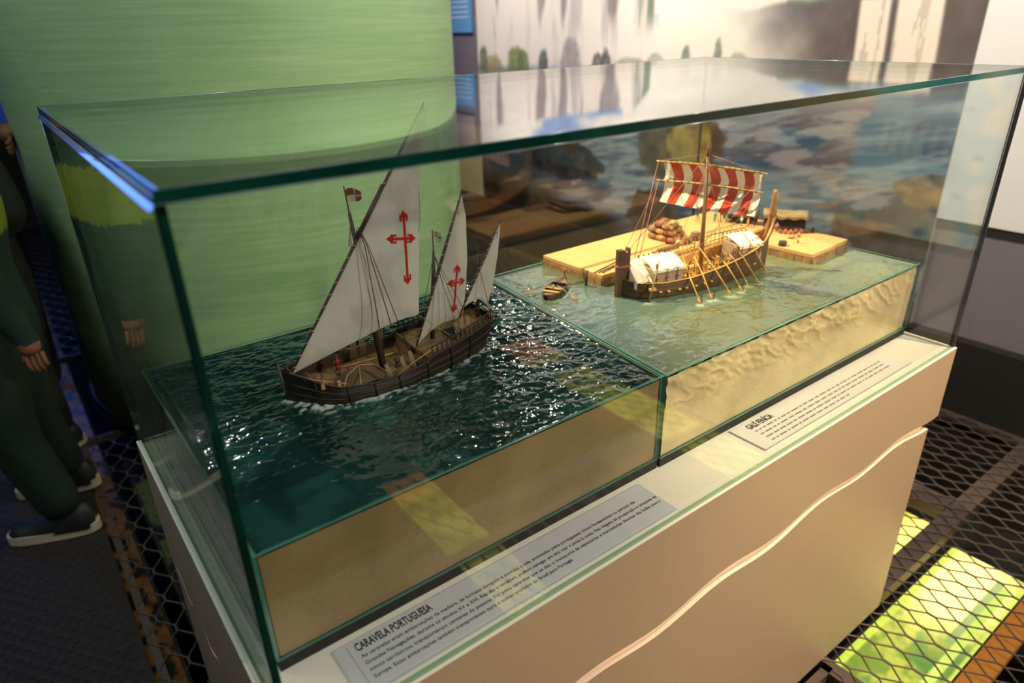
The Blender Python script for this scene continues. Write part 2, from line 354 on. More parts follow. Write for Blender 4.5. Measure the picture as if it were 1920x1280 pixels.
    c = mixc(c, [0.93, 0.88, 0.83], np.exp(-((zz - .52) / .09) ** 2) * .75 * (zz > .4) * sstep(1.25, 1.45, yy))
    # right cliff with twin falls
    ct = .725 + .008 * np.sin(yy * 20) - sstep(1.1, 1.5, yy) * .03
    cm = sstep(.012, -.012, zz - ct) * sstep(.36, .44, zz) * sstep(1.50, 1.05, yy + .45 * (zz - .72) * -1 - .1 + .25 * (fbm(yy * 5, zz * 5, 6) - .5)); cc = np.zeros_like(c) + np.array([0.36, 0.30, 0.29]); cc = mixc(cc, [0.50, 0.45, 0.42], fbm(yy * 18, zz * 12, 131) * .8)
    c = c * (1 - cm[..., None]) + cc * cm[..., None]
    c = mixc(c, [0.42, 0.44, 0.34], np.exp(-((zz - ct) / .015) ** 2) * (yy < 1.3) * .6)
    for (ya, yb) in ((.87, .985), (.685, .845)):
        sk = (zz - .6) * .05; k = sstep(ya + sk - .008, ya + sk + .008, yy) * sstep(yb + sk + .008, yb + sk - .008, yy) * sstep(.725, .71, zz) * sstep(.38, .42, zz)
        c = mixc(c, [0.96, 0.88, 0.80], k * (.78 + .22 * (fbm(yy * 60, zz * 4, 141) > .42)))
    # tree line
    for (yt, rt, ht, col) in ((3.47, .05, .13, [.34, .38, .22]), (3.36, .10, .07, [.62, .50, .24]), (3.13, .085, .12, [.42, .46, .22]), (3.05, .06, .10, [.38, .42, .20]), (2.86, .045, .10, [.24, .25, .24]), (2.62, .09, .16, [.50, .45, .46]),
                              (2.40, .05, .07, [.30, .27, .25]), (2.34, .04, .09, [.28, .27, .24]), (2.15, .13, .05, [.56, .56, .46]), (1.99, .07, .07, [.58, .60, .50]), (1.80, .03, .10, [.45, .46, .42]), (1.62, .025, .12, [.42, .45, .40]), (1.50, .06, .07, [.55, .57, .48]), (1.36, .04, .04, [.56, .58, .48]), (1.2, .03, .03, [.5, .55, .4])):
        b = .41 + .05 * (3.5 - yt) / 2.0; d = ((yy - yt) / rt) ** 2 + ((zz - b) / ht) ** 2 + (fbm(yy * 30, zz * 30, 151) - .5) * .7
        c = mixc(c, np.array(col) * .8 + .12, sstep(1.25, .6, d) * sstep(b - .06, b - .01, zz) * (.55 + .45 * fbm(yy * 40, zz * 40, 161)) * (1 if col[0] < .5 else .8))
    P = np.stack([np.full_like(yy, 2.690), yy, zz], -1)
    return P, c
t = thing('waterfall_mural', 'huge printed photograph of waterfalls, river and rocks on the wall', 'mural')
Pm, cm_ = paint_mural()
grid_mesh('printed_face', Pm[:, ::-1], cm_[:, ::-1], mat('mural_print', '#ffffff', 0.55, vcol=True, spec=0.3), t)
mk('backing_board', lambda M_: M_.box((2.692, Y0, Z0), (2.71, Y1, Z1), mat('board_white', '#d8d2cc', 0.6)), t)
t = thing('text_panel', 'large white information panel with rows of text at the far right', 'information panel')
m_wp = mat('white_panel', '#f1e8e0', 0.5)
mk('board', lambda M_: M_.box((2.684, -.37, -0.027), (2.71, 0.552, 1.75), m_wp), t, bevel=0.002)
m_ink = mat('grey_ink', '#8c8688', 0.6); m_blue = mat('blue_ink', '#5560a0', 0.6)
def rows(M_):
    for k, z in enumerate((.50, .44, .32, .285, .25, .215, .18, .145, -.3)):
        if z < 0: continue
        y = .20
        while y > -.28:
            L_ = random.uniform(.02, .06); M_.box((2.6825, y - L_, z), (2.684, y, z + .012), m_ink); y -= L_ + .012
    M_.box((2.6825, .08, .60), (2.684, .25, .655), m_blue)
mk('printed_text', rows, t, kind='stuff')
def paint_map():
    yy, zz = np.meshgrid(np.linspace(-2.0, -.40, 160), np.linspace(-.12, 1.1, 120)); c = np.zeros(yy.shape + (3,)) + np.array([.93, .88, .76])
    n = fbm(yy * 3, zz * 3, 301); c = mixc(c, [.62, .80, .80], sstep(.50, .53, n)); c = mixc(c, [.86, .50, .48], (yy < -.97) * sstep(.0, .12, zz + .2 * (n - .5)))
    m = fbm(yy * 4 + 9, zz * 4, 305); c = mixc(c, [.90, .62, .32], sstep(.56, .60, m)); c = mixc(c, [.35, .55, .66], sstep(.60, .64, fbm(yy * 5, zz * 5, 309)))
    for (a, b) in ((-.52, .36), (-.46, .20), (-.50, .06), (-.7, .4), (-.9, .3), (-1.2, .5)): c = mixc(c, [.30, .32, .40], ((yy - a) ** 2 + (zz - b) ** 2 < .012 ** 2) * 1.0)
    return np.stack([np.full_like(yy, 2.688), yy, zz], -1), c
t = thing('map_panel', 'colourful map panel on the right wall, mirrored faintly in the case front', 'map panel')
Pq, cq = paint_map(); grid_mesh('printed_face', Pq[:, ::-1], cq[:, ::-1], MATS['mural_print'], t); mk('backing_board', lambda M_: M_.box((2.690, -2.0, -.12), (2.71, -.40, 1.1), MATS['board_white']), t)
spot('map_washer', (1.4, -1.4, 1.95), (2.7, -1.2, .35), 120, (1.0, .93, .84), 80, .9, .05)
# plaques at left of the mural
def plaque(label, y0, y1, z0, z1, col, line):
    t = thing('wall_plaque', label, 'plaque')
    mk('board', lambda M_: M_.box((2.69, y0, z0), (2.71, y1, z1), mat('plaque_' + col[1:], col, 0.35)), t, bevel=0.003)
    def ln_(M_):
        for i in range(9):
            z = z1 - .06 - i * .03
            if z < z0 + .03: break
            M_.box((2.6885, y0 + .03, z), (2.69, y1 - .05 - .05 * random.random(), z + .008), mat('ink_' + line[1:], line, 0.6))
    mk('printed_text', ln_, t, kind='stuff'); return t
plaque('light blue wall plaque with white text left of the mural, above the case', 3.60, 3.98, .61, 1.0, '#6fa6d8', '#d5e6f2')
plaque('pinkish grey wall plaque high up beside the mural, mirrored in the case lid', 3.62, 4.10, 1.06, 1.5, '#b9a49f', '#8f8078')
plaque('plain beige wall plaque low beside the mural, seen through the case', 3.52, 3.95, -.455, .02, '#dcc489', '#dcc489')

# ------------------------------------------------------------------ green cylinder
def brushed(name, c1, c2, c3):
    m = mat(name, c1, 0.55); nt = m.node_tree; b = nt.nodes['Principled BSDF']
    tc = nt.nodes.new('ShaderNodeTexCoord'); mp = nt.nodes.new('ShaderNodeMapping'); mp.inputs['Scale'].default_value = (1.2, 1.2, 38); mp.inputs['Rotation'].default_value = (0.03, 0.0, 0)
    nt.links.new(tc.outputs['Object'], mp.inputs[0])
    n = nt.nodes.new('ShaderNodeTexNoise'); n.inputs['Scale'].default_value = 2.2; n.inputs['Detail'].default_value = 8; n.inputs['Roughness'].default_value = 0.62; nt.links.new(mp.outputs[0], n.inputs['Vector'])
    r = nt.nodes.new('ShaderNodeValToRGB'); e = r.color_ramp.elements; e[0].position = .32; e[0].color = C(c2); e[1].position = .72; e[1].color = C(c3); e2 = e.new(.52); e2.color = C(c1)
    nt.links.new(n.outputs[0], r.inputs[0]); nt.links.new(r.outputs[0], b.inputs['Base Color'])
    bp = nt.nodes.new('ShaderNodeBump'); bp.inputs['Strength'].default_value = .15; bp.inputs['Distance'].default_value = .003; nt.links.new(n.outputs[0], bp.inputs['Height']); nt.links.new(bp.outputs[0], b.inputs['Normal'])
    return m
t = thing('green_cylinder', 'huge pale green cylinder with horizontal brush strokes behind the case', 'column', (0.866, 2.557, FZ))
m_cyl = brushed('brushed_green', '#99ba88', '#8cae82', '#adc596')
R_ = 0.85; H_ = 1.60
prof = [(R_, .06), (R_, .4), (R_, .9), (R_, 1.3), (R_, H_ - .07)] + [(R_ - .07 + .07 * math.cos(a), H_ - .07 + .07 * math.sin(a)) for a in (PI / 8, PI / 4, 3 * PI / 8, PI / 2)] + [(.01, H_)]
mk('drum', lambda M_: M_.lathe(prof, (0, 0, 0), m_cyl, 128), t)
mk('black_base', lambda M_: M_.lathe([(R_ - .0, -.004), (R_ + .012, -.004), (R_ + .012, .06), (R_ - .002, .062)], (0, 0, 0), mat('base_black', '#0d0c0b', .6), 96), t)

# ------------------------------------------------------------------ plinth
m_lam = mat('beige_laminate', '#b49a80', 0.38, noise=0.03, nscale=300, bump=0.08, bscale=600)
m_wht = mat('white_laminate', '#ece6d8', 0.4)
m_strip = mat('pale_groove', '#f6dcc4', 0.5)
L, D = 1.5, 0.744
def zw(x): return -0.181 + 0.034 * (min(x, 1.2) - .8) + 0.0075 * math.sin(2 * PI * (x - 0.945) / 0.305)
def zwl(y): return zw(0) - .055 + 0.012 * math.sin(2 * PI * y / .13) 
pl = thing('display_plinth', 'beige display plinth with a wavy pale groove around it, under the glass case', 'plinth', (0, 0, FZ))
def upper(M_):
    N = 120; x0, x1, y0, y1 = -.004, 1.506, -.004, .750; zt = -.0015 - FZ
    ring = [(x0 + (x1 - x0) * i / N, y0, zw(x0 + (x1 - x0) * i / N) - FZ) for i in range(N + 1)]
    left = [(x0, y0 + (y1 - y0) * i / 60, (zwl(y0 + (y1 - y0) * i / 60) if i > 3 else zw(0) * (1 - i / 3) + (zwl(y0 + (y1 - y0) * i / 60)) * (i / 3)) - FZ) for i in range(61)]
    right = [(x1, y0 + (y1 - y0) * i / 20, zw(1.5) - FZ) for i in range(21)]
    back = [(x0 + (x1 - x0) * i / 20, y1, zwl(y1) - FZ) for i in range(21)]
    for seg, ins in ((ring, (0, .02, 0)), (left, (.02, 0, 0)), (right, (-.02, 0, 0)), (back, (0, -.02, 0))):
        n = len(seg); vs = [(p[0], p[1], zt) for p in seg] + [p for p in seg] + [(p[0] + ins[0], p[1] + ins[1], p[2]) for p in seg]
        M_.add(vs, [(i, i + 1, n + i + 1, n + i) for i in range(n - 1)] + [(n + i, n + i + 1, 2 * n + i + 1, 2 * n + i) for i in range(n - 1)], m_lam)
mk('upper_cladding', upper, pl)
mk('white_top', lambda M_: M_.box((-.004, -.004, -.0015 - FZ), (1.506, .750, 0 - FZ), m_wht), pl)
mk('pale_groove', lambda M_: M_.box((.012, .012, .30), (1.468, .735, -.02 - FZ), m_strip), pl)
def lower(M_):
    N = 120; x0, x1, y0, y1 = -.004, 1.474, -.002, .746
    def w(x): return 0.0215 + .0065 * (1.3 - x) / 1.3 + .003 * math.sin(x * 9 + 1)
    ring = [(x0 + (x1 - x0) * i / N, y0, zw(x0 + (x1 - x0) * i / N) - w(x0 + (x1 - x0) * i / N) - FZ) for i in range(N + 1)]
    left = [(x0, y0 + (y1 - y0) * i / 60, min(zwl(y0 + (y1 - y0) * i / 60) - .004 + .006 * math.sin(y0 * 3 + i * .45), zw(0) - .02) - FZ) for i in range(61)]
    right = [(x1, y0 + (y1 - y0) * i / 20, zw(1.47) - w(1.47) - FZ) for i in range(21)]; back = [(x0 + (x1 - x0) * i / 20, y1, zw(0) - .06 - FZ) for i in range(21)]
    for k, (seg, ins) in enumerate(((ring, (0, .02, 0)), (left, (.02, 0, 0)), (right, (-.02, 0, 0)), (back, (0, -.02, 0)))):
        n = len(seg); vs = [(p[0], p[1], 0.0) for p in seg] + [p for p in seg] + [(p[0] + ins[0], p[1] + ins[1], p[2]) for p in seg]
        M_.add(vs, [(i, i + 1, n + i + 1, n + i) for i in range(n - 1)], m_lam); M_.add(vs, [(n + i, n + i + 1, 2 * n + i + 1, 2 * n + i) for i in range(n - 1)], m_strip)
mk('lower_cladding', lower, pl)

# ------------------------------------------------------------------ glass case
GT = 0.010; HC = 0.574
m_gl = glass_mat('case_glass', (0.982, 0.992, 0.984, 1), 0.9)
m_ge = mat('glass_edge_green', '#0a3a2e', 0.08, spec=0.8, noise=0.6, nscale=6)
m_ged = mat('glass_edge_dark', '#04110d', 0.15, spec=0.5)
m_arr = mat('glass_arris', '#5a6f78', 0.16, spec=1.0, coat=1.0)
m_geb = mat('glass_edge_bright', '#8fae8a', 0.2, spec=.8)
case = thing('glass_case', 'large clear glass display case with dark green edges on the plinth', 'display case')
def pane(name, a, b, axis, edge=None, parent=case, g=None, bev=0.0):
    e = edge or m_ge; g = g or m_gl
    def f(M_):
        x0, y0, z0 = a; x1, y1, z1 = b
        v = [(x0, y0, z0), (x1, y0, z0), (x1, y1, z0), (x0, y1, z0), (x0, y0, z1), (x1, y0, z1), (x1, y1, z1), (x0, y1, z1)]
        F = {'z0': (0, 3, 2, 1), 'z1': (4, 5, 6, 7), 'y0': (0, 1, 5, 4), 'x1': (1, 2, 6, 5), 'y1': (2, 3, 7, 6), 'x0': (3, 0, 4, 7)}
        for k_, fc in F.items(): M_.add(v, [fc], g if k_[0] == axis else (m_geb if k_ in ('z0', 'z1') and axis != 'z' else e))
    return mk(name, f, parent)
pane('top_pane', (0, 0, HC - GT), (L, D, HC), 'z')
pane('front_pane', (0.0008, 0, .0005), (L, .008, HC - GT - .0006), 'y', m_ged)
pane('rear_pane', (0.0008, D - .008, .0005), (L, D, HC - GT - .0006), 'y')
pane('left_pane', (0, .0085, .0005), (.008, D - .0085, HC - GT - .0006), 'x')
pane('right_pane', (L - .008, .0085, .0005), (L, D - .0085, HC - GT - .0006), 'x')
def arris(M_):
    r = .0012
    M_.add([(-.0004, 0, HC - .0042), (-.0004, D, HC - .0042), (.0040, D, HC + .0004), (.0040, 0, HC + .0004)], [(0, 1, 2, 3)], m_arr)
    M_.add([(-.0038, 0.003, HC - GT - .0045), (-.0038, D, HC - GT - .0045), (-.0002, D, HC - GT - .0008), (-.0002, 0.003, HC - GT - .0008)], [(0, 1, 2, 3)], m_arr)
    for p, q_ in (((0, 0, HC), (L, 0, HC)), ((0, 0, HC - GT), (L, 0, HC - GT)), ((0, D, HC), (L, D, HC)), ((L, 0, HC), (L, D, HC)), ((L, 0, 0.001), (L, 0, HC - GT)), ((0, D, 0.001), (0, D, HC - GT))):
        M_.tube([p, q_], r * (2.9 if p[0] == 0 and q_[0] == 0 and p[2] > .5 else .35), m_arr, 8)
mk('polished_arris', arris, case)

# ------------------------------------------------------------------ diorama tanks
HW = 0.170
m_tg = glass_mat('tank_glass', (0.98, 0.99, 0.98, 1), 0.7)
m_te = mat('tank_edge', '#3f8272', 0.1, spec=0.8, noise=0.3, nscale=12)
m_black = mat('black_foam_base', '#1b1917', 0.75, noise=0.3, nscale=60)
def xj(y, side): # slightly skewed joint between the tanks
    return (0.661 + (y - .104) * 0.098) + (.0012 if side else -.0012)
A_ = np.array([.1799, .407]); AN = math.radians(-2.9); dA = np.array([math.cos(AN), math.sin(AN)]); nA = np.array([-dA[1], dA[0]])
B_ = np.array([.8743, .3992]); dB = np.array([.97493, -.22253]); nB = np.array([.22253, .97493])
def hullw(s):  # caravel waterline half beam
    xs = [-.01, 0, .01, .03, .07, .117, .172, .24, .30, .335]; ys = [0, .004, .024, .046, .063, .069, .066, .054, .036, .02]; return np.interp(s, xs, ys, left=0, right=0)
def tank(name, label, x0f, x0b, x1f, x1b, yf, yb, kind):
    t = thing(name, label, 'diorama')
    def q(u, v): # planar bilinear in plan
        xa = x0f + (x0b - x0f) * v; xb = x1f + (x1b - x1f) * v; return xa + (xb - xa) * u, yf + (yb - yf) * v
    e = .006
    def ins(u, v): # inset inside the glass
        x, y = q(u, v); W_ = x1f - x0f; return x + (0.5 - u) * 2 * e, y + (0.5 - v) * 2 * e
    U = np.linspace(0, 1, int((x1f - x0f) / .0021)); V = np.linspace(0, 1, int((yb - yf) / .0021)); uu, vv = np.meshgrid(U, V)
    xa = x0f + (x0b - x0f) * vv; xb = x1f + (x1b - x1f) * vv; X = xa + (xb - xa) * uu + (.5 - uu) * 2 * e; Y = yf + (yb - yf) * vv + (.5 - vv) * 2 * e
    if kind == 'sea':
        s = (X - A_[0]) * dA[0] + (Y - A_[1]) * dA[1]; tt = (X - A_[0]) * nA[0] + (Y - A_[1]) * nA[1]; dist = np.abs(tt) - hullw(s); dist = np.where(s < 0, np.hypot(s, tt), dist); dist = np.where(s > .335, np.hypot(s - .335, np.maximum(np.abs(tt) - .02, 0)), dist)
        wx = X + .012 * fbm(X * 25, Y * 25, 1); wy = Y + .012 * fbm(X * 25, Y * 25, 2)
        h = (fbm(wx * 34 + wy * 14, wy * 62, 3, 4) - .5) * .0058 + (1 - np.abs(2 * fbm(wx * 75, wy * 95, 6, 3) - 1)) * .0022 + (fbm(wx * 170, wy * 200, 9, 2) - .5) * .0011
        cal = sstep(.10, .30, np.hypot(X - .05, Y - .10)); h = h * (.25 + .75 * cal)
        foam = np.exp(-np.clip(dist, 0, 1) / .010) * (s > -.02) * (s < .33)
        wake = sstep(.07, .0, np.abs(np.abs(tt) - (.03 + .30 * np.clip(s, 0, 1)))) * (s > 0) * (tt < 0) * sstep(.45, .1, s)
        n = fbm(wx * 110, wy * 160, 12, 4); n3 = fbm(wx * 60 + wy * 20, wy * 190, 15, 3)
        foamm = np.clip(sstep(.50, .66, n + foam * .22 - .10) * np.clip(foam * 2.0, 0, 1) + sstep(.58, .66, n3) * wake * .55 + sstep(.66, .72, n3) * .25 * cal, 0, 1)
        bowf = np.exp(-((s - .02) / .035) ** 2) * np.exp(-np.clip(dist, 0, 1) / .014); foamm = np.clip(foamm + bowf * sstep(.38, .55, n) * 1.2, 0, 1)
        h = h + foamm * .0012 + bowf * .004 * n
        c = np.zeros(X.shape + (3,)) + np.array([0.075, 0.19, 0.18]); c = mixc(c, [0.11, 0.27, 0.25], sstep(.45, .7, fbm(wx * 14, wy * 22, 20))); c = mixc(c, [0.04, 0.14, 0.13], sstep(.5, .7, fbm(wx * 22, wy * 9, 22)) * .6)
        c = mixc(c, [0.70, 0.72, 0.70], foamm)
    else:
        s = (X - B_[0]) * dB[0] + (Y - B_[1]) * dB[1]; tt = (X - B_[0]) * nB[0] + (Y - B_[1]) * nB[1]
        wx = X + .015 * fbm(X * 15, Y * 15, 1); wy = Y + .015 * fbm(X * 15, Y * 15, 2)
        h = (fbm(wx * 16 + wy * 10, wy * 34 - wx * 12, 33, 4) - .5) * .0032 + (fbm(wx * 70, wy * 110, 36, 3) - .5) * .0013
        c = np.zeros(X.shape + (3,)) + np.array([0.36, 0.385, 0.28]); c = mixc(c, [0.31, 0.38, 0.33], sstep(.4, .65, fbm(wx * 7, wy * 10, 40))); c = mixc(c, [0.33, 0.35, 0.19], sstep(.5, .7, fbm(wx * 9, wy * 9, 42)) * .6)
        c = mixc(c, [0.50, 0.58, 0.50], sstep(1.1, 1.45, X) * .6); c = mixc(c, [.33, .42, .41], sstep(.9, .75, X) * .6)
        f = np.zeros_like(X)
        for (so, to) in ((.0962, -.116), (.1304, -.109), (.1766, -.110), (.212, -.102), (.2466, -.078), (.2767, -.076), (.3171, -.060), (.0123, -.063)):
            f = np.maximum(f, np.exp(-(((s - so) / .016) ** 2 + ((tt - to) / .011) ** 2)))
        f = np.maximum(f, np.exp(-((np.abs(np.hypot((X - .777) * .8 + (Y - .497) * .6, ((Y - .497) * .8 - (X - .777) * .6) * 2.2) - .055)) / .006) ** 2) * .6)
        c = mixc(c, [0.66, 0.74, 0.60], np.clip(f * sstep(.35, .6, fbm(wx * 90, wy * 90, 50)), 0, 1) * .8); h = h + f * .0010
    edge = np.minimum(np.minimum(uu, 1 - uu) * (x1f - x0f), np.minimum(vv, 1 - vv) * (yb - yf)); h = h * sstep(0, .012, edge) + .0015 * sstep(.006, 0, edge)
    P = np.stack([X, Y, HW - .003 + h], -1)
    m = mat('resin_water_' + kind, '#ffffff', 0.07 if kind == 'sea' else .08, vcol=True, spec=0.5, coat=0.3)
    grid_mesh('water_surface', P, c, m, t)
    # sand body with an embossed front
    m_sand = mat('sand_' + kind, '#927a54' if kind == 'sea' else '#dcc594', 0.8, noise=.22, nscale=9, bump=.35 if kind == 'sea' else .15, bscale=120)
    nu, nv = (260, 70)
    un, vn = np.meshgrid(np.linspace(0, 1, nu), np.linspace(0, 1, nv)); xs = x0f + e + (x1f - x0f - 2 * e) * un; zs = .018 + (HW - .006 - .018) * vn
    if kind == 'sea': hh = (fbm(xs * 14, zs * 20, 60) - .5) * .0015
    else:
        r = fbm(xs * 30 + zs * 40, zs * 18 - xs * 14, 61, 3); hh = (1 - np.abs(2 * r - 1)) ** 3 * .0042 * sstep(.05, .14, zs) * sstep(1.6, .7, np.abs(xs - .9) * 1.6 + .2) + (fbm(xs * 120, zs * 80, 62) - .5) * .0008
    Pf = np.stack([xs, yf + e - hh, zs], -1); gm = grid_mesh('sand_front', Pf, None, m_sand, t)
    def body(M_):
        pl_ = [(x0f + e, yf + e + .003), (x1f - e, yf + e + .003), (x1b - e, yb - e), (x0b + e, yb - e)]; M_.prism(pl_, .018, HW - .012, m_sand)
    mk('sand_body', body, t)
    mk('black_base', lambda M_: M_.prism([(x0f + .0015, yf + .0015), (x1f - .0015, yf + .0015), (x1b - .0015, yb - .0015), (x0b + .0015, yb - .0015)], .0003, .0175, m_black), t)
    # glass walls of the tank
    th = .004; zt = HW + .001
    def quadpane(nm, p, q_, inn):
        (ax, ay), (bx, by) = p, q_; dx, dy = inn
        def f(M_):
            v = [(ax, ay, .0178), (bx, by, .0178), (bx + dx, by + dy, .0178), (ax + dx, ay + dy, .0178), (ax, ay, zt), (bx, by, zt), (bx + dx, by + dy, zt), (ax + dx, ay + dy, zt)]
            for fc, mm in (((0, 1, 5, 4), m_tg), ((2, 3, 7, 6), m_tg), ((4, 5, 6, 7), m_te), ((0, 3, 2, 1), m_te), ((1, 2, 6, 5), m_te), ((3, 0, 4, 7), m_te)): M_.add(v, [fc], mm)
        mk(nm, f, t)
    quadpane('front_glass', (x0f, yf), (x1f, yf), (0, th)); quadpane('rear_glass', (x0b, yb - th), (x1b, yb - th), (0, th))
    quadpane('left_glass', (x0f, yf + th), (x0b, yb - th), (th, 0)); quadpane('right_glass', (x1f - th, yf + th), (x1b - th, yb - th), (th, 0))
    return t
tank('sea_diorama_tank', 'glass tank with dark teal rough sea, holding the caravel', .0255, .0255, xj(.104, 0), xj(.656, 0), .104, .656, 'sea')
tank('harbour_diorama_tank', 'glass tank with pale green harbour water and sandy quay', xj(.102, 1), xj(.656, 1), 1.4885, 1.4885, .102, .656, 'harbour')

# ------------------------------------------------------------------ label plates
def text(body, x, y, z, size, m, parent, name='lettering', width=None, bold=0.0, sx=None):
    cu = bpy.data.curves.new(name, 'FONT'); cu.body = body; cu.size = size; cu.extrude = 0.0002; cu.offset = bold; cu.resolution_u = 2
    o = bpy.data.objects.new(name, cu); COL.objects.link(o); dg = bpy.context.evaluated_depsgraph_get(); dg.update()
    me = bpy.data.meshes.new_from_object(o.evaluated_get(dg)); COL.objects.unlink(o); bpy.data.objects.remove(o)
    xs = [v.co.x for v in me.vertices]; wd = max(xs) - min(xs); k = (width / wd) if width else (sx or 1.0)
    for v in me.vertices: v.co.x = (v.co.x - min(xs)) * k + x; v.co.y += y; v.co.z += z
    me.materials.clear(); me.materials.append(m); o = bpy.data.objects.new(name, me); COL.objects.link(o); o.parent = parent; return o
m_ink2 = mat('dark_ink', '#26292c', 0.6); m_ink3 = mat('faint_ink', '#85827c', .6)
lp = thing('label_plate', 'pale grey label plate titled CARAVELA PORTUGUESA on the plinth below the caravel', 'label plate')
mk('plate', lambda M_: M_.box((.084, .0120, .0004), (.602, .0925, .0024), mat('label_grey', '#c9ccd2', .45)), lp)
mk('border_line', lambda M_: (M_.box((.100, .0135, .0024), (.596, .0141, .0026), m_ink3), M_.box((.0995, .0135, .0024), (.1001, .089, .0026), m_ink3)), lp)
text('CARAVELA PORTUGUESA', .108, .0745, .0026, .0175, m_ink2, lp, 'title_lettering', width=.104, bold=.0004)
LN = ['As caravelas eram embarcações de madeira, de formato alongado e movidas a vela, inventadas pelos portugueses, foram fundamentais no período das',
      'Grandes Navegações, durante os séculos XV e XVI. Rápidas e versáteis, podiam navegar em alto mar e junto à costa. Nas viagens de prospecção e conquista de',
      'novos territórios, transportavam centenas de pessoas. Foi pelas caravelas que se deu o transporte de especiarias e mercadorias diversas das Índias para a',
      'Europa. Essas embarcações também transportavam ouro e outros produtos do Brasil para Portugal.']
for i, s_ in enumerate(LN):
    text(s_, .1085, .0625 - i * .0112, .0026, .0078, m_ink2, lp, 'text_line', width=(.478 * len(s_) / 150))
lp2 = thing('label_plate', 'white label plate titled GALÉ FENÍCIA on the plinth below the galley', 'label plate')
mk('plate', lambda M_: M_.box((.838, .0215, .0004), (1.352, .0975, .0024), mat('label_white', '#e6e3dc', .45)), lp2)
mk('border_line', lambda M_: (M_.box((.838, .0215, .0022), (1.352, .0228, .0026), m_ink3), M_.box((.838, .0215, .0022), (.8393, .0975, .0026), m_ink3)), lp2)
text('GALÉ FENÍCIA', .872, .0765, .0026, .0185, m_ink2, lp2, 'title_lettering', width=.072, bold=.0004)
def faint(M_):
    for i in range(4):
        x = .874; y = .066 - i * .0112
        end = 1.30 if i < 3 else 1.12
        while x < end:
            l_ = random.uniform(.006, .022); M_.box((x, y, .0024), (x + l_, y + .0032, .0026), m_ink3); x += l_ + .004
mk('illegible_small_text', faint, lp2, kind='stuff')

# ------------------------------------------------------------------ ship building helpers
def loft_hull(M_, S, m_out, m_in, m_deck, wall_t=.003, low=-.005, transom=True):
    """S rows: s, gunwale z, gunwale half beam, waterline half beam, deck z"""
    n = len(S); prof = []
    for (s, zg, bg, bw, zd) in S:
        bm_ = .5 * (bg + bw) + .0015
        near = [(-bg, zg), (-bm_, zg * .5), (-bw, 0.0), (-bw * .85, low)]
        prof.append([(s, t, z) for t, z in near] + [(s, -t, z) for t, z in near[::-1]])
    k = 8; vs = [p for r in prof for p in r]
    M_.add(vs, [(i * k + j, (i + 1) * k + j, (i + 1) * k + j + 1, i * k + j + 1) for i in range(n - 1) for j in range(k - 1)], m_out, False)
    if transom: M_.add(prof[-1], [tuple(range(k))], m_out)
    for sg in (-1, 1):
        vs = []
        for (s, zg, bg, bw, zd) in S: 
            b_ = max(bg - wall_t, .0003); vs += [(s, sg * bg, zg), (s, sg * b_, zg), (s, sg * b_, zd)]
        M_.add(vs, [(i * 3 + c, i * 3 + 3 + c, i * 3 + 4 + c, i * 3 + 1 + c) for i in range(n - 1) for c in (0, 1)], m_in)
    vs = []
    for (s, zg, bg, bw, zd) in S: b_ = max(bg - wall_t, .0003); vs += [(s, -b_, zd), (s, b_, zd)]
    M_.add(vs, [(i * 2, i * 2 + 2, i * 2 + 3, i * 2 + 1) for i in range(n - 1)], m_deck)
def interp_S(S, s):
    xs = [r[0] for r in S]; return [float(np.interp(s, xs, [r[k] for r in S])) for k in range(1, 5)]
def dense(S, n):
    return [[s] + interp_S(S, s) for s in np.linspace(S[0][0], S[-1][0], n)]
def lateen(tack, clew, peak, mid=(), bulge=.01, t0=-.006, nu=120, nv=100, paint=None, foot=()):
    """sail between the yard (tack->peak) and the curve tack->foot->clew->leech->peak, in the ship's s,z plane"""
    curve = [tack] + list(foot) + [clew] + list(mid) + [peak]; cv = np.array(curve, float)
    d = np.concatenate([[0], np.cumsum(np.hypot(*np.diff(cv, axis=0).T))]); d /= d[-1]
    u, v = np.meshgrid(np.linspace(0, 1, nu), np.linspace(0, 1, nv))
    ys = tack[0] + (peak[0] - tack[0]) * u; yz = tack[1] + (peak[1] - tack[1]) * u
    # smooth curve sampling
    uu = np.linspace(0, 1, 400); cs = np.interp(uu, d, cv[:, 0]); cz = np.interp(uu, d, cv[:, 1]); ker = np.ones(13) / 13
    pad = lambda a: np.concatenate([2 * a[0] - a[1:7][::-1], a, 2 * a[-1] - a[-7:-1][::-1]])
    cs = np.convolve(pad(cs), ker, 'valid'); cz = np.convolve(pad(cz), ker, 'valid')
    s_ = ys * (1 - v) + np.interp(u, uu, cs) * v; z_ = yz * (1 - v) + np.interp(u, uu, cz) * v
    t_ = t0 + bulge * np.sin(PI * u) * np.sin(PI * v * .85) + .0012 * (fbm(s_ * 60, z_ * 25, 5) - .5)
    c = np.zeros(u.shape + (3,)) + np.array([.80, .78, .73]); c = mixc(c, [.66, .64, .60], sstep(.45, .75, fbm(s_ * 25, z_ * 18, 8)) * .5)
    if paint is not None:
        k = paint(s_, z_); c = mixc(c, [.70, .10, .06], k)
    return np.stack([s_, t_, z_], -1), c
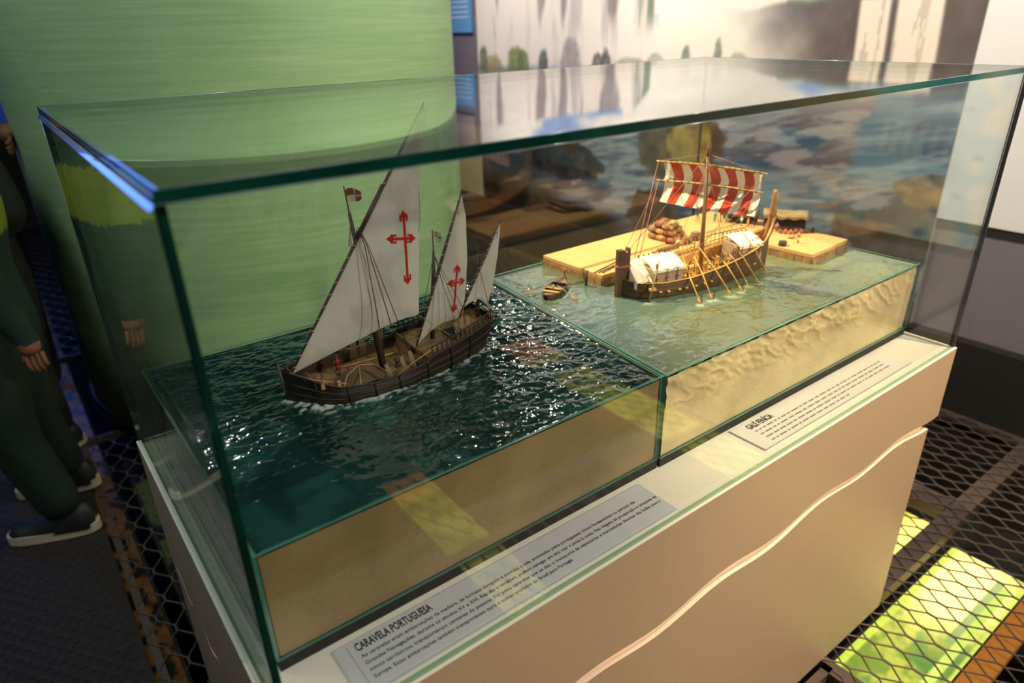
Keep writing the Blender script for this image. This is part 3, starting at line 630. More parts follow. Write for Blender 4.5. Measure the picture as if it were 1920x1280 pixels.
def cross_fn(top, bot, left, right, w):
    def f(s, z):
        out = np.zeros(s.shape); cen = (top[0] + (bot[0] - top[0]) * .42, 0.5 * (left[1] + right[1]))
        for tip in (top, bot, left, right):
            dx, dz = tip[0] - cen[0], tip[1] - cen[1]; Ln = math.hypot(dx, dz); ux, uz = dx / Ln, dz / Ln
            a = (s - cen[0]) * ux + (z - cen[1]) * uz; b = np.abs(-(s - cen[0]) * uz + (z - cen[1]) * ux); e = Ln - a; hw = w * 3.0
            k = ((a > -w) & (e > hw * .6) & (b < w)) | ((e > 0) & (b < np.minimum(e * .72, hw)) & (e < hw * 1.75)) | ((b > hw * .5) & (b < hw * 1.02) & (e > hw) & (e < hw * 2.5))
            out = np.maximum(out, k * 1.0)
        return out
    return f
m_hull = mat('caravel_dark_planking', '#160e09', .6, noise=.35, nscale=60, stretch=(.25, 1, 3), bump=.3, bscale=200)
m_wale = mat('caravel_wale', '#33231a', .6, noise=.2, nscale=80)
m_deckw = mat('caravel_deck_wood', '#7c5f36', .65, noise=.25, nscale=90, stretch=(.2, 1.5, 1), bump=.2, bscale=200)
m_rope = mat('tan_rope', '#a98a5f', .8); m_rope2 = mat('dark_brown_rope', '#4a3026', .8); m_lany = mat('pale_lanyard', '#a58a68', .8)
m_spar = mat('dark_spar', '#45342a', .6, noise=.25, nscale=50)
m_sail = mat('sail_cloth', '#ffffff', .85, vcol=True, bump=.25, bscale=900, noise=.04, nscale=500)
def cloth_translucent(m, w_=.25):
    nt = m.node_tree; b = nt.nodes['Principled BSDF']; out = nt.nodes['Material Output']; tl = nt.nodes.new('ShaderNodeBsdfTranslucent'); mx = nt.nodes.new('ShaderNodeMixShader'); mx.inputs[0].default_value = w_
    src = b.inputs['Base Color'].links[0].from_socket if b.inputs['Base Color'].links else None
    if src: nt.links.new(src, tl.inputs[0])
    else: tl.inputs[0].default_value = b.inputs['Base Color'].default_value
    nt.links.new(b.outputs[0], mx.inputs[1]); nt.links.new(tl.outputs[0], mx.inputs[2]); nt.links.new(mx.outputs[0], out.inputs[0])
cloth_translucent(m_sail, .3)

# ------------------------------------------------------------------ caravel
cv = thing('caravel_model', 'dark wooden caravel model with three white lateen sails bearing red crosses', 'model ship', (.1799, .407, HW - .0015), math.radians(-2.9))
CS = [(-.004, .053, .0006, .0006, .030), (.004, .049, .012, .008, .026), (.018, .045, .028, .026, .016), (.035, .037, .044, .044, .010), (.06, .027, .056, .060, .007), (.11, .022, .063, .069, .006), (.16, .024, .064, .067, .008), (.200, .030, .063, .060, .010), (.206, .036, .062, .059, .031), (.255, .044, .057, .050, .036), (.30, .053, .050, .034, .044), (.325, .060, .045, .022, .050), (.337, .064, .041, .010, .053)]
CSd = dense(CS, 48)
mk('hull', lambda M_: loft_hull(M_, CSd, m_hull, m_wale, m_deckw), cv)
for frac, rr in ((.32, .0011), (.62, .0013), (1.0, .0016)):
    for sg in (-1, 1):
        pts = [(r[0], sg * ((r[2] + (r[3] - r[2]) * (1 - frac)) + .0012), r[1] * frac + .0004) for r in CSd[1:]]
        mk('wale', lambda M_: M_.tube(pts, rr, m_wale, 5), cv)
for s in (.03, .07, .11, .15, .20, .245, .285):
    for sg in (-1, 1):
        zg, bg, bw, zd = interp_S(CS, s)
        mk('rib', lambda M_: M_.tube([(s, sg * (bg + .0015), zg), (s, sg * ((bg + bw) / 2 + .0032), zg * .5), (s, sg * (bw + .002), 0)], .0012, m_hull, 5), cv)
mk('stem_post', lambda M_: M_.tube([(.004, 0, -.004), (-.004, 0, .02), (-.007, 0, .062)], [.003, .0026, .0022], m_spar, 6), cv)
mk('bulkhead', lambda M_: M_.box((.204, -.059, .008), (.207, .059, .034), m_deckw), cv)
mk('bulkhead_door', lambda M_: M_.box((.2030, -.012, .010), (.2042, .004, .030), m_hull), cv)
# hatch cover: domed tarpaulin with bent battens
m_tarp = mat('brown_tarp', '#5d4a2d', .8, noise=.15, nscale=100)
hc = mk('hatch_cover', lambda M_: M_.grid(lambda u, v: (.068 + .083 * u, -.040 + .040 * v, .006 + .021 * math.sin(PI * u) ** .6 * math.sin(PI * min(v * .55 + .12, 1))), 16, 10, m_tarp), cv)
for pts in ([(.068, -.04, .010), (.085, -.02, .024), (.110, -.006, .029), (.135, -.012, .024), (.151, -.034, .010)], [(.110, -.006, .029), (.098, -.04, .022), (.092, -.055, .020)]):
    mk('batten', lambda M_: M_.tube(pts, .0011, m_rope, 5), hc)
# rails of the aft deck
for sg, lab in ((-1, 'near'), (1, 'far')):
    rail = [];
    for i in range(14):
        s = .210 + i * .0092; zg, bg, bw, zd = interp_S(CS, s); rail.append((s, sg * (bg - .001), zg + .0145))
        mk('baluster', lambda M_: M_.box((s - .0008, sg * (bg - .001) - .0008, zg), (s + .0008, sg * (bg - .001) + .0008, zg + .0145), m_wale), cv)
    mk('rail', lambda M_: M_.tube(rail, .0013, m_wale, 5), cv)
mk('stern_rail', lambda M_: M_.tube([(rail[-1][0] + .002, -rail[-1][1], rail[-1][2]), (rail[-1][0] + .008, 0, rail[-1][2] + .002), (rail[-1][0] + .002, rail[-1][1], rail[-1][2])], .0014, m_wale, 5), cv)
# masts
for nm, pts, r in (('main_mast', [(.152, 0, .004), (.140, 0, .13), (.128, 0, .262)], [.0056, .0045, .0026]), ('middle_mast', [(.2420, 0, .036), (.2500, .0, .12), (.2560, 0, .180)], [.0036, .0032, .0022]), ('stern_mast', [(.3300, 0, .045), (.3325, 0, .10), (.3345, 0, .161)], [.003, .0026, .0018])):
    mk(nm, lambda M_: M_.tube(pts, r, m_spar, 8), cv)
mk('flagpole', lambda M_: M_.tube([(.1288, 0, .255), (.1250, 0, .300)], .0011, m_spar, 5), cv)
mk('flagpole', lambda M_: M_.tube([(.2560, 0, .178), (.2566, 0, .214)], .0009, m_spar, 5), cv)
def flagmesh(name, s0, z0, w_, h_, cols):
    u, v = np.meshgrid(np.linspace(0, 1, 24), np.linspace(0, 1, 14)); s = s0 + w_ * u; z = z0 + h_ * v + .002 * np.sin(u * 4); t = .003 * np.sin(u * 7)
    z = z0 + h_ / 2 + (z - z0 - h_ / 2) * (1 - .55 * u ** 3); c = np.zeros(u.shape + (3,)) + np.array(cols[0]); c = mixc(c, cols[1], ((u < .48) & (v > .52)) | ((u > .55))); c = mixc(c, cols[2], (np.abs(v - .5) < .06) * 1.0 * (u > .5)); grid_mesh(name, np.stack([s, t, z], -1), c, m_sail, cv)
flagmesh('flag', .1265, .274, .0235, .020, ([.78, .72, .66], [.42, .28, .18], [.66, .55, .42]))
flagmesh('flag', .2572, .190, .016, .019, ([.72, .74, .62], [.60, .60, .42], [.25, .35, .2]))
sails = (
 ('main_sail', (.0092, .0462), (.2145, .0868), (.2560, .4000), [(.2215, .160), (.2290, .235), (.2400, .312)], [(.0723, .0625), (.1478, .0815), (.190, .089)], -.012, -.0085, (380, 300), cross_fn((.2022, .2575), (.1990, .1430), (.1712, .2195), (.2200, .2115), .0022)),
 ('middle_sail', (.2122, .0362), (.2860, .0625), (.3078, .2618), [(.3000, .0887), (.3100, .160), (.3125, .2294)], [(.235, .052), (.2583, .0617)], -.008, -.007, (240, 200), cross_fn((.2893, .1560), (.2770, .0755), (.2683, .1268), (.3030, .1262), .0018)),
 ('stern_sail', (.3007, .0775), (.3450, .0700), (.3770, .2060), [(.3560, .100), (.3700, .157), (.3755, .190)], [(.3154, .0834), (.330, .0850)], -.006, -.006, (130, 100), None))
for (nm, tk, cl, pk, mid, foot, bl, t0, (nu, nv), pf) in sails:
    P, c = lateen(tk, cl, pk, mid, bl, t0, nu, nv, pf, foot); grid_mesh(nm, P, c, m_sail, cv)
    dx, dz = pk[0] - tk[0], pk[1] - tk[1]; Ln = math.hypot(dx, dz); off = -.0022
    def Y(u, o=off): return (tk[0] + dx * u + o * dz / Ln, t0 - .001, tk[1] + dz * u - o * dx / Ln)
    yd = mk('yard', lambda M_: (M_.tube([Y(-.02), Y(.35), Y(.62), Y(.8), Y(1.03 if nm != 'main_sail' else 1.0)], [.0012, .0023, .0027, .0019, .0012], m_spar, 6), M_.tube([Y(.50, off * 1.5), Y(.70, off * 1.5)],   .0031, m_spar, 6) if nm == 'main_sail' else None), cv)
    nt_ = 22 if nm == 'main_sail' else 14
    for i in range(nt_):
        u = (i + .5) / nt_; a = Vector(Y(u)); p = [a + Vector((.0026 * math.cos(k), .0026 * math.sin(k), .0007 * (k - PI))) for k in np.linspace(0, 2 * PI, 7)]
        mk('lashing', lambda M_: M_.tube(p, .0007, m_lany, 4, cap=False), yd)
    mk('sail_seam_rope', lambda M_: M_.tube([(pk[0] - .02 * (pk[0] - tk[0]) * 4, t0 - .0015, pk[1] - .10 * (pk[1] - tk[1])), ((pk[0] + cl[0]) / 2 - .004, t0 + bl * .35 - .002, (pk[1] + cl[1]) / 2), (cl[0] - .016, t0 - .002, cl[1] + .005)], .00035, m_rope2, 4), cv)
# standing rigging
def rope(pts, parent, r=.0005, m=m_rope2, name='rigging_rope'): return mk(name, lambda M_: M_.tube(pts, r, m, 4), parent)
for (s, zt) in ((.1334, .0436), (.1585, .0495), (.1732, .0542)):
    zg, bg, bw, zd = interp_S(CS, s + .004)
    rope([(.137, -.004, .240), (.137 + (s - .137) * .12, -.0225, .218), (s, -bg + .006, zt)], cv, .0007)
    def lany(M_):
        for k in range(4): M_.tube([(s + .0022 * (k - 1.5) * .6, -bg + .006, zt), (s + .006 + .0022 * (k - 1.5), -bg + .003, zg - .006)], .0007, m_lany, 4)
    mk('lanyard', lany, cv)
for s in (.112, .128, .144, .176):
    zg, bg, bw, zd = interp_S(CS, s); rope([(.137, .002, .236), (s, bg - .004, zg + .042)], cv, .0005)
    def lany(M_):
        for k in range(6): M_.tube([(s + .0018 * (k - 2.5), bg - .004, zg + .042), (s + .0018 * (k - 2.5), bg - .003, zg - .012)], .0006, m_lany, 4)
    mk('lanyard', lany, cv)
for s in (.258, .270, .282):
    for sg in (-1, 1):
        zg, bg, bw, zd = interp_S(CS, s); rope([(.2560, 0, .175), (s, sg * (bg - .004), zg + .032)], cv, .0005)
        mk('lanyard', lambda M_: [M_.tube([(s + .002 * (k - 1), sg * (bg - .004), zg + .032), (s + .003 + .0028 * (k - 1), sg * (bg - .003), zg - .006)], .0006, m_lany, 4) for k in range(3)], cv)
for sg in (-1, 1):
    rope([(.3345, 0, .150), (.330, sg * .036, .085)], cv, .0005); mk('lanyard', lambda M_: [M_.tube([(.330 + .002 * k, sg * .036, .085), (.332 + .002 * k, sg * .040, .055)], .0007, m_lany, 4) for k in (-1, 0, 1)], cv)
rope([(.128, 0, .25), (.120, -.004, .215)], cv, .0009, m_lany); rope([(.1275, 0, .245), (.1255, .008, .19)], cv, .0007, m_lany)
rope([(.3770, -.006, .200), (.340, -.006, .062)], cv, .0004, m_rope)
rope([(.215, -.008, .087), (.245, -.056, .060)], cv, .0005, m_rope); rope([(.30, -.007, .080), (.262, -.054, .058)], cv, .0007, m_rope)
rope([(.218, -.060, .050), (.18, -.060, .036), (.150, -.062, .024)], cv, .0010, m_rope)
rope([(.004, -.012, .050), (.030, -.034, .040), (.072, -.054, .029)], cv, .0012, m_rope)
mk('cathead', lambda M_: M_.tube([(.010, .02, .047), (.004, -.002, .052), (.020, -.032, .040)], .0014, m_wale, 5), cv)
for k in range(2): mk('bollard', lambda M_: M_.box((.036 + k * .022, -.049 - k * .006, .028), (.041 + k * .022, -.045 - k * .006, .037), m_rope), cv)
for k in range(7):
    s = .19 - k * .021; zg, bg, bw, zd = interp_S(CS, s)
    mk('deck_plank_joint', lambda M_: M_.box((s, -bg + .004, zd), (s + .0006, bg - .004, zd + .0004), m_hull), cv)
for k, (s, t_) in enumerate(((.155, -.035), (.150, -.042), (.176, -.038), (.183, -.025), (.165, .030), (.120, .040))):
    mk('rope_coil', lambda M_: [M_.tube([(s + (.0045 - .001 * j) * math.cos(a), t_ + (.0045 - .001 * j) * math.sin(a), .0085 + .0008 * j) for a in np.linspace(0, 2 * PI, 11)], .0007, m_rope, 4, cap=False) for j in range(2)], cv)
mk('spare_spar', lambda M_: M_.tube([(.10, .035, .012), (.19, .030, .014)], .0014, m_rope, 5), cv)
mk('ladder', lambda M_: [M_.tube([(.203, -.030 + j * .008, .010), (.2035, -.030 + j * .008, .036)], .0007, m_rope, 4) for j in (0, 1)] + [M_.tube([(.2025, -.030, .012 + i * .005), (.2025, -.022, .012 + i * .005)], .0006, m_rope, 4) for i in range(5)], cv)
mk('windlass', lambda M_: M_.tube([(.035, -.022, .024), (.035, .022, .024)], [.005, .005], mat('windlass_brown', '#5c3d30', .6), 10), cv)
mk('cannon', lambda M_: M_.tube([(.192, -.03, .016), (.196, -.052, .018)], [.0035, .0025], mat('gun_black', '#1c1917', .5), 8), cv)
mk('gun_carriage', lambda M_: M_.box((.186, -.046, .009), (.200, -.030, .014), m_hull), cv)
mk('capstan', lambda M_: M_.lathe([(.0045, 0), (.003, .004), (.003, .010), (.005, .012), (.005, .014)], (.172, -.01, .008), m_spar, 10), cv)
mk('deck_grating', lambda M_: [M_.box((.262 + i * .0042, -.03, .0395 + i * .0006), (.2635 + i * .0042, .006, .0415 + i * .0006), m_hull) for i in range(7)] + [M_.box((.262, -.03 + j * .006, .0398), (.289, -.0285 + j * .006, .0420), m_hull) for j in range(7)], cv)
mk('tiller', lambda M_: M_.tube([(.345, .0, .072), (.310, .0, .062)], .0013, m_spar, 5), cv)
mk('boomkin', lambda M_: M_.tube([(.318, .015, .070), (.365, .024, .080)], .001, m_spar, 5), cv)
mk('rudder', lambda M_: M_.box((.337, -.0015, -.004), (.345, .0015, .058), m_hull), cv)

# miniature people
def mini(label, x, y, z, h, yaw, robe, top=None, hat=None, skin='#b5835e', arms=(0.4, 0.9), group=None, name='figurine'):
    t = thing(name, label, 'figurine', (x, y, z), yaw, group)
    mr = mat('robe_' + robe[1:], robe, .7); mt = mat('robe_' + (top or robe)[1:], top or robe, .7); ms = mat('mini_skin_' + skin[1:], skin, .6)
    def body(M_):
        for sx in (-.055, .055): M_.tube([(sx * h, 0, 0), (sx * h, 0, .3 * h), (sx * h * .9, 0, .48 * h)], [.04 * h, .05 * h, .06 * h], ms if hat != 'robe' else mr, 6); M_.ball((sx * h, .03 * h, .015 * h), .045 * h, mat('mini_shoe', '#3a2a20', .7), (.8, 1.5, .5), 6)
        M_.lathe([(.115 * h, .30 * h), (.11 * h, .45 * h), (.095 * h, .55 * h)], (0, 0, 0), mr, 10); M_.lathe([(.095 * h, .54 * h), (.12 * h, .68 * h), (.115 * h, .78 * h), (.045 * h, .83 * h), (.035 * h, .87 * h)], (0, 0, 0), mt, 10)
        for sg, a in ((-1, arms[0]), (1, arms[1])):
            M_.tube([(sg * .12 * h, 0, .78 * h), (sg * .19 * h, .02 * h, .62 * h), (sg * .15 * h, (.05 + .12 * a) * h, (.48 + .14 * a) * h)], [.04 * h, .034 * h, .026 * h], mt, 6); M_.ball((sg * .15 * h, (.06 + .13 * a) * h, (.475 + .14 * a) * h), .03 * h, ms, n=6)
    mk('body', body, t)
    mk('head', lambda M_: (M_.ball((0, .005 * h, .925 * h), .072 * h, ms, (.9, 1, 1.1), 8), M_.ball((0, .075 * h, .92 * h), .014 * h, ms, n=5)), t)
    if hat and hat != 'robe': mk('hat', lambda M_: M_.lathe([(.085 * h, .955 * h), (.08 * h, .99 * h), (.04 * h, 1.03 * h), (.004 * h, 1.04 * h)], (0, 0, 0), mat('hat_' + hat[1:], hat, .7), 8), t)
    return t
def cw(s, t): return (A_[0] + s * dA[0] + t * nA[0], A_[1] + s * dA[1] + t * nA[1])
def gw(s, t): return (B_[0] + s * dB[0] + t * nB[0], B_[1] + s * dB[1] + t * nB[1])
x, y = cw(.086, .0215)
mini('tiny sailor in red tunic and cap standing at the caravel rail', x, y, HW + .0055, .034, .2, '#7c2b26', '#7c2b26', '#7c2b26')
x, y = cw(.045, .006)
b_ = mk('barrel', lambda M_: M_.lathe([(.0055, -.009), (.0068, -.004), (.0070, 0), (.0068, .004), (.0055, .009)], (0, 0, 0), mat('barrel_brown', '#6b4636', .6, noise=.2), 12, Matrix.Rotation(PI / 2, 3, 'X') @ Matrix.Rotation(.5, 3, 'Y')))
b_.location = (x, y, HW + .0205); tag(b_, 'reddish brown barrel lying on the caravel foredeck', 'barrel')

# ------------------------------------------------------------------ phoenician galley
m_gh = mat('galley_planking', '#4d3419', .6, noise=.3, nscale=60, stretch=(.2, 1, 4), bump=.3, bscale=150)
m_gl2 = mat('galley_pale_wood', '#c99a4c', .6, noise=.2, nscale=90)
m_gd = mat('galley_dark_wood', '#4e3420', .6, noise=.25, nscale=60)
m_canvas = mat('white_canvas', '#f4ead2', .8, bump=.3, bscale=300, noise=.04, nscale=90)
m_pink = mat('pinkish_rope', '#9c6a52', .8)
gy = thing('galley_model', 'wooden galley model with red and white striped square sail moored by the sandy quay', 'model ship', (B_[0], B_[1], HW - .001), math.atan2(dB[1], dB[0]))
GS = [(-.018, .038, .008, .010, .028), (-.005, .034, .030, .030, .018), (.02, .030, .042, .044, .014), (.06, .027, .050, .0545, .012), (.126, .029, .053, .0560, .012), (.19, .037, .051, .050, .014), (.245, .047, .046, .042, .020), (.295, .058, .038, .030, .030), (.33, .068, .026, .015, .042), (.352, .080, .012, .004, .058), (.362, .090, .003, .002, .070)]
GSd = dense(GS, 44)
mk('hull', lambda M_: loft_hull(M_, GSd, m_gh, m_gl2, m_gl2), gy)
for frac, rr, mm in ((.42, .0010, m_gd), (.74, .0009, m_gd), (1.0, .0016, m_gl2)):
    for sg in (-1, 1): mk('wale', lambda M_: M_.tube([(r[0], sg * ((r[2] + (r[3] - r[2]) * (1 - frac)) + .001), r[1] * frac + .0004) for r in GSd[1:]], rr, mm, 5), gy)
for i in range(14):   # hull planks seams as frames inside
    s = .01 + i * .0235; zg, bg, bw, zd = interp_S(GS, s)
    if .03 < s < .33: mk('thwart', lambda M_: M_.box((s - .0022, -bg + .003, zd + .006), (s + .0022, bg - .003, zd + .0085), m_gl2), gy)
for s in (.045, .062, .088, .104, .128, .150, .168, .3):
    zg, bg, bw, zd = interp_S(GS, s); mk('peg', lambda M_: M_.box((s, -bw - .004, zg * .36), (s + .006, -bw + .002, zg * .36 + .0022), mat('yellow_peg', '#e0bd66', .6)), gy)
# screens / ladder rails on both sides
for sg in (-1, 1):
    top = []; mid_ = []
    for i in range(24):
        s = .095 + i * .0098
        if s > .335: break
        zg, bg, bw, zd = interp_S(GS, s); h = .033 if sg > 0 else .015; h *= (1 - .3 * max(0, s - .25) / .08); tt = sg * (bg - .003) if sg > 0 else -(bg - .016)
        top.append((s, tt, zg + h - .004)); mid_.append((s, tt, zg + h * .45)); base = zg - .002 if sg > 0 else zd
        mk('rail_post', lambda M_: M_.box((s - .0008, tt - .0008, base), (s + .0008, tt + .0008, zg + h + .001 + .003 * random.random()), m_gd if sg < 0 and i % 3 == 0 else m_gl2), gy)
    mk('rail', lambda M_: M_.tube(top, .0011, m_gd, 5), gy); mk('rail', lambda M_: M_.tube(mid_, .0009, m_gd, 5), gy)
# central gangway
mk('gangway', lambda M_: M_.box((.09, -.010, .030), (.29, .006, .0318), m_gl2), gy)
for i in range(12): mk('gangway_post', lambda M_: M_.box((.095 + i * .0165, -.010, .014), (.0966 + i * .0165, -.0084, .038), m_gd), gy)
# stern post with notch, bow horn, curved strake
def spost(M_):
    poly = [(-.026, -.004), (.0, -.004), (.0, .097), (-.004, .097), (-.005, .091), (-.009, .0885), (-.0125, .091), (-.0135, .0945), (-.026, .0945)]
    n = len(poly); vs = [(p[0], -.013, p[1]) for p in poly] + [(p[0], .000, p[1]) for p in poly]
    M_.add(vs, [tuple(range(n))[::-1], tuple(range(n, 2 * n))] + [(i, (i + 1) % n, n + (i + 1) % n, n + i) for i in range(n)], m_gd)
sp = mk('stern_post', spost, gy, bevel=.0006)
mk('binding_rope', lambda M_: [M_.tube([(-.0268, -.0138, z), (.0008, -.0138, z), (.0008, .0008, z), (-.0268, .0008, z), (-.0268, -.0138, z)], .0007, m_pink, 4) for z in (.060, .0615, .063)], sp)
def horn(M_):
    ring = [(.352, .058, .013), (.3615, .075, .0145), (.3655, .10, .014), (.3665, .125, .0125), (.3670, .15, .0105), (.3665, .162, .0075), (.3650, .168, .0015)]
    vs = []
    for (s, z, w_) in ring:
        for (a, b) in ((-1, -.6), (-.6, -1), (.6, -1), (1, -.6), (1, .6), (.6, 1), (-.6, 1), (-1, .6)): vs.append((s + a * w_ * .62, b * .005, z))
    n = len(ring); M_.add(vs, [(i * 8 + j, i * 8 + (j + 1) % 8, i * 8 + 8 + (j + 1) % 8, i * 8 + 8 + j) for i in range(n - 1) for j in range(8)] + [tuple(range(8))[::-1], tuple(range((n - 1) * 8, n * 8))], mat('horn_brown', '#8a6238', .6, noise=.25, nscale=60), True)
hn = mk('bow_horn', horn, gy)
for z in (.085, .100, .112): mk('binding_rope', lambda M_: M_.tube([(.3575, -.0056, z), (.3735, -.0056, z), (.3735, .0056, z), (.3575, .0056, z), (.3575, -.0056, z)], .0009, mat('dark_binding', '#6b3f2a', .7), 4), hn)
mk('curved_strake', lambda M_: M_.tube([(.315, -.034, .066), (.345, -.020, .079), (.358, -.010, .090), (.364, -.006, .103), (.372, -.003, .112), (.371, 0, .117), (.350, 0, .119)], .0016, m_gl2, 6), gy)
# mast and yards
mk('mast', lambda M_: M_.tube([(.186, 0, .014), (.1815, 0, .14), (.1765, 0, .262)], [.0048, .0040, .0030], mat('galley_mast', '#84633a', .6, noise=.2), 8), gy)
mk('mast_head', lambda M_: M_.lathe([(.003, 0), (.0045, .002), (.003, .005), (.0042, .008), (.0025, .011), (.003, .015), (.0012, .019)], (.1763, 0, .254), mat('mast_head', '#6b4530', .6), 10), gy)
def lw(x, y, z): v = np.array([x, y]) - B_; return (float(v @ dB), float(v @ nB), z - HW)
UL, UR = lw(1.032, .472, .402), lw(1.077, .249, .402); LL, LR = lw(1.022, .460, .366), lw(1.077, .254, .366)
def lerp(a, b, u): return tuple(a[i] + (b[i] - a[i]) * u for i in range(3))
for a, b, rr, nn in ((UL, UR, .0022, 18), (LL, LR, .0019, 14)):
    def yv(u): p = lerp(a, b, u); return (p[0] - .0, p[1], p[2] + .003 * math.sin(PI * u))
    yd = mk('yard', lambda M_: M_.tube([yv(-.02), yv(.25), yv(.5), yv(.75), yv(1.02)], [rr * .7, rr, rr * 1.15, rr, rr * .7], m_gl2, 7), gy)
    for i in range(nn):
        p = Vector(yv((i + .5) / nn)); mk('lashing', lambda M_: M_.tube([p + Vector((.003 * math.cos(k), .0003 * k, .003 * math.sin(k))) for k in np.linspace(0, 2 * PI, 7)], .0007, m_gd, 4, cap=False), yd)
m_red = mat('red_stripe_cloth', '#cf4a22', .8, bump=.3, bscale=300, noise=.06, nscale=60); cloth_translucent(m_canvas, .15); cloth_translucent(m_red, .15)
def sailpt(u, v):
    top = lerp(UL, UR, .03 + .94 * u); dz = .083; bel = .017 * math.sin(PI * min(v * 1.05, 1) ** .85) + .006 * math.sin(2 * PI * v) * 0
    bow = .022 * math.sin(PI * v) * (.35 + .65 * math.sin(PI * u)); pinch = -.004 * math.exp(-((v - .43) / .05) ** 2)
    wr = .0016 * math.sin(u * 11 * PI * 1.0 + 1) + .0010 * math.sin(u * 47 + v * 9)
    sc = 1 - .035 * math.sin(PI * v); ctr = lerp(UL, UR, .5)
    x_ = top[0] + bow + pinch + wr + .004; y_ = ctr[1] + (top[1] - ctr[1]) * sc + .006 * v
    return (x_, y_, top[2] - dz * v - .003 * math.sin(u * PI) * (v ** 4) + .004 * math.sin(u * PI) * (1 - v) - .0022)
NS = 11
for k in range(NS):
    mk('sail_stripe', lambda M_: M_.grid(lambda u, v: sailpt((k + u) / NS, v), 8, 26, m_canvas if k % 2 == 0 else m_red), gy)
rg = lambda pts, r=.0005, m=m_pink: rope(pts, gy, r, m)
MT = (.1765, 0, .258)
rg([MT, UL]); rg([MT, UR]); rg([UL, (.02, .006, .058)], .0008); rg([LL, (.03, .006, .052)], .0008); rg([LL, (-.002, .004, .088)], .0005)
rg([MT, (.0, 0, .085)], .0006); rg([UR, (.11, -.045, .060)], .0005); rg([LR, (.06, -.048, .040)], .0005); rg([LR, (.15, -.044, .050)], .0004)
for i in range(8):
    p = sailpt(.36 + .04 * i, .98); rg([(.174, -.003, .236), (.165, -.006 + .003 * i, .17), (.17, p[1] * .4, .12)], .0003)
    rg([(.1755, -.003, .246), lerp(LL, LR, .3 + .05 * i)], .0004)
for tt in (-.045, .045):
    for s in (.15, .215): rg([(.177, 0, .245), (s, tt, .035)], .0005)
rg([(.178, -.002, .25), (.178, -.004, .03)], .0005)
# cabins with white awnings
def cabin(nm, s0, s1, tn, tf, z0, zn, zf):
    e = .0015; nn = 8
    cb = mk(nm, lambda M_: (M_.box((s0 + e, tn + e, z0), (s1 - e, tf - e, zn - .001), mat('cabin_wall_cloth', '#a08a72', .8)),), gy)
    def roof(M_):
        M_.grid(lambda u, v: (s0 + (s1 - s0) * u, tn + (tf - tn) * v, zn + (zf - zn) * math.sin(v * PI * .62) / math.sin(PI * .62) * 1.0 + .0014 * math.sin(u * 19)), 14, 10, m_canvas)
        M_.grid(lambda u, v: (s0 + (s1 - s0) * u, tn - .0006, zn - .006 * v + .0014 * math.sin(u * 19) * (1 - v)), 14, 2, m_canvas)
    mk('awning', roof, cb)
    for i in range(7):
        s = s0 + (s1 - s0) * i / 6; mk('roof_peg', lambda M_: M_.box((s - .0009, tf - .001, zf - .001), (s + .0009, tf + .001, zf + .0035), m_gd), cb)
    for i in range(3):
        s = s0 + (s1 - s0) * (i + .3) / 3; mk('window_frame', lambda M_: (M_.box((s, tn - .0012, z0), (s + .0012, tn - .0003, zn), m_gd), M_.box((s - .004, tn - .0012, (z0 + zn) / 2), (s + .006, tn - .0003, (z0 + zn) / 2 + .0012), m_gd)), cb)
cabin('stern_cabin', .037, .112, -.040, .014, .014, .052, .066)
cabin('bow_cabin', .258, .322, -.030, .026, .030, .066, .078)
def tent(M_):
    M_.grid(lambda u, v: (-.001 + .036 * u, -.042 + .044 * v, .032 + .036 * v ** .9 + .0015 * math.sin(u * 12)), 10, 8, m_canvas)
    M_.grid(lambda u, v: (-.001 + .036 * u, .002 + .030 * v, .068 - .026 * v), 8, 4, m_canvas)
    M_.grid(lambda u, v: (-.001 - .0002 * u, -.042 + .044 * u, .020 + (.012 + .036 * u ** .9) * v), 6, 4, m_canvas)
mk('stern_tent', tent, gy)
# oars
oars = [((.1263, -.02, .0456), (.1165, -.05, .0240), (.0962, -.1161)), ((.1545, -.02, .0446), (.1469, -.05, .025), (.1304, -.1086)), ((.1629, -.02, .0649), (.1788, -.05, .028), (.1766, -.1101)), ((.2116, -.02, .0380), (.2087, -.05, .0280), (.212, -.1018)), ((.2303, -.02, .0524), (.2314, -.047, .0330), (.2466, -.0782)), ((.2587, -.02, .0505), (.2532, -.045, .036), (.2767, -.076)), ((.2740, -.02, .0806), (.2904, -.042, .046), (.3171, -.0603))]
for a, b, (s, t_) in oars:
    zg_, bg_ = interp_S(GS, b[0])[:2]; b = (b[0], -bg_ - .0005, zg_ + .0022); a = (a[0], -.014, a[2] + .012)
    def oar(M_):
        tip = Vector((s, t_, .0008)); bb = Vector(b); n_ = (tip - bb); M_.tube([a, b, bb + n_ * .82], [.0013, .0015, .0013], m_gl2, 5)
        M_.tube([bb + n_ * .78, bb + n_ * .86, bb + n_ * 1.0], [.0010, .0030, .0022], mat('oar_blade', '#c07a26', .6), 6, flat=.35)
    mk('oar', oar, gy)
mk('steering_oar', lambda M_: (M_.tube([(.046, -.044, .072), (.032, -.052, .036), (.016, -.062, .006)], [.0014, .0019, .0022], mat('grey_brown_pole', '#8f7a4c', .6), 6), M_.tube([(.018, -.061, .009), (.0123, -.0635, -.001)], [.002, .0036], m_gh, 6), M_.box((.020, -.058, .018), (.034, -.050, .023), m_gl2), M_.tube([(.040, -.046, .030), (.040, -.046, .068)], .0017, m_gd, 5)), gy)

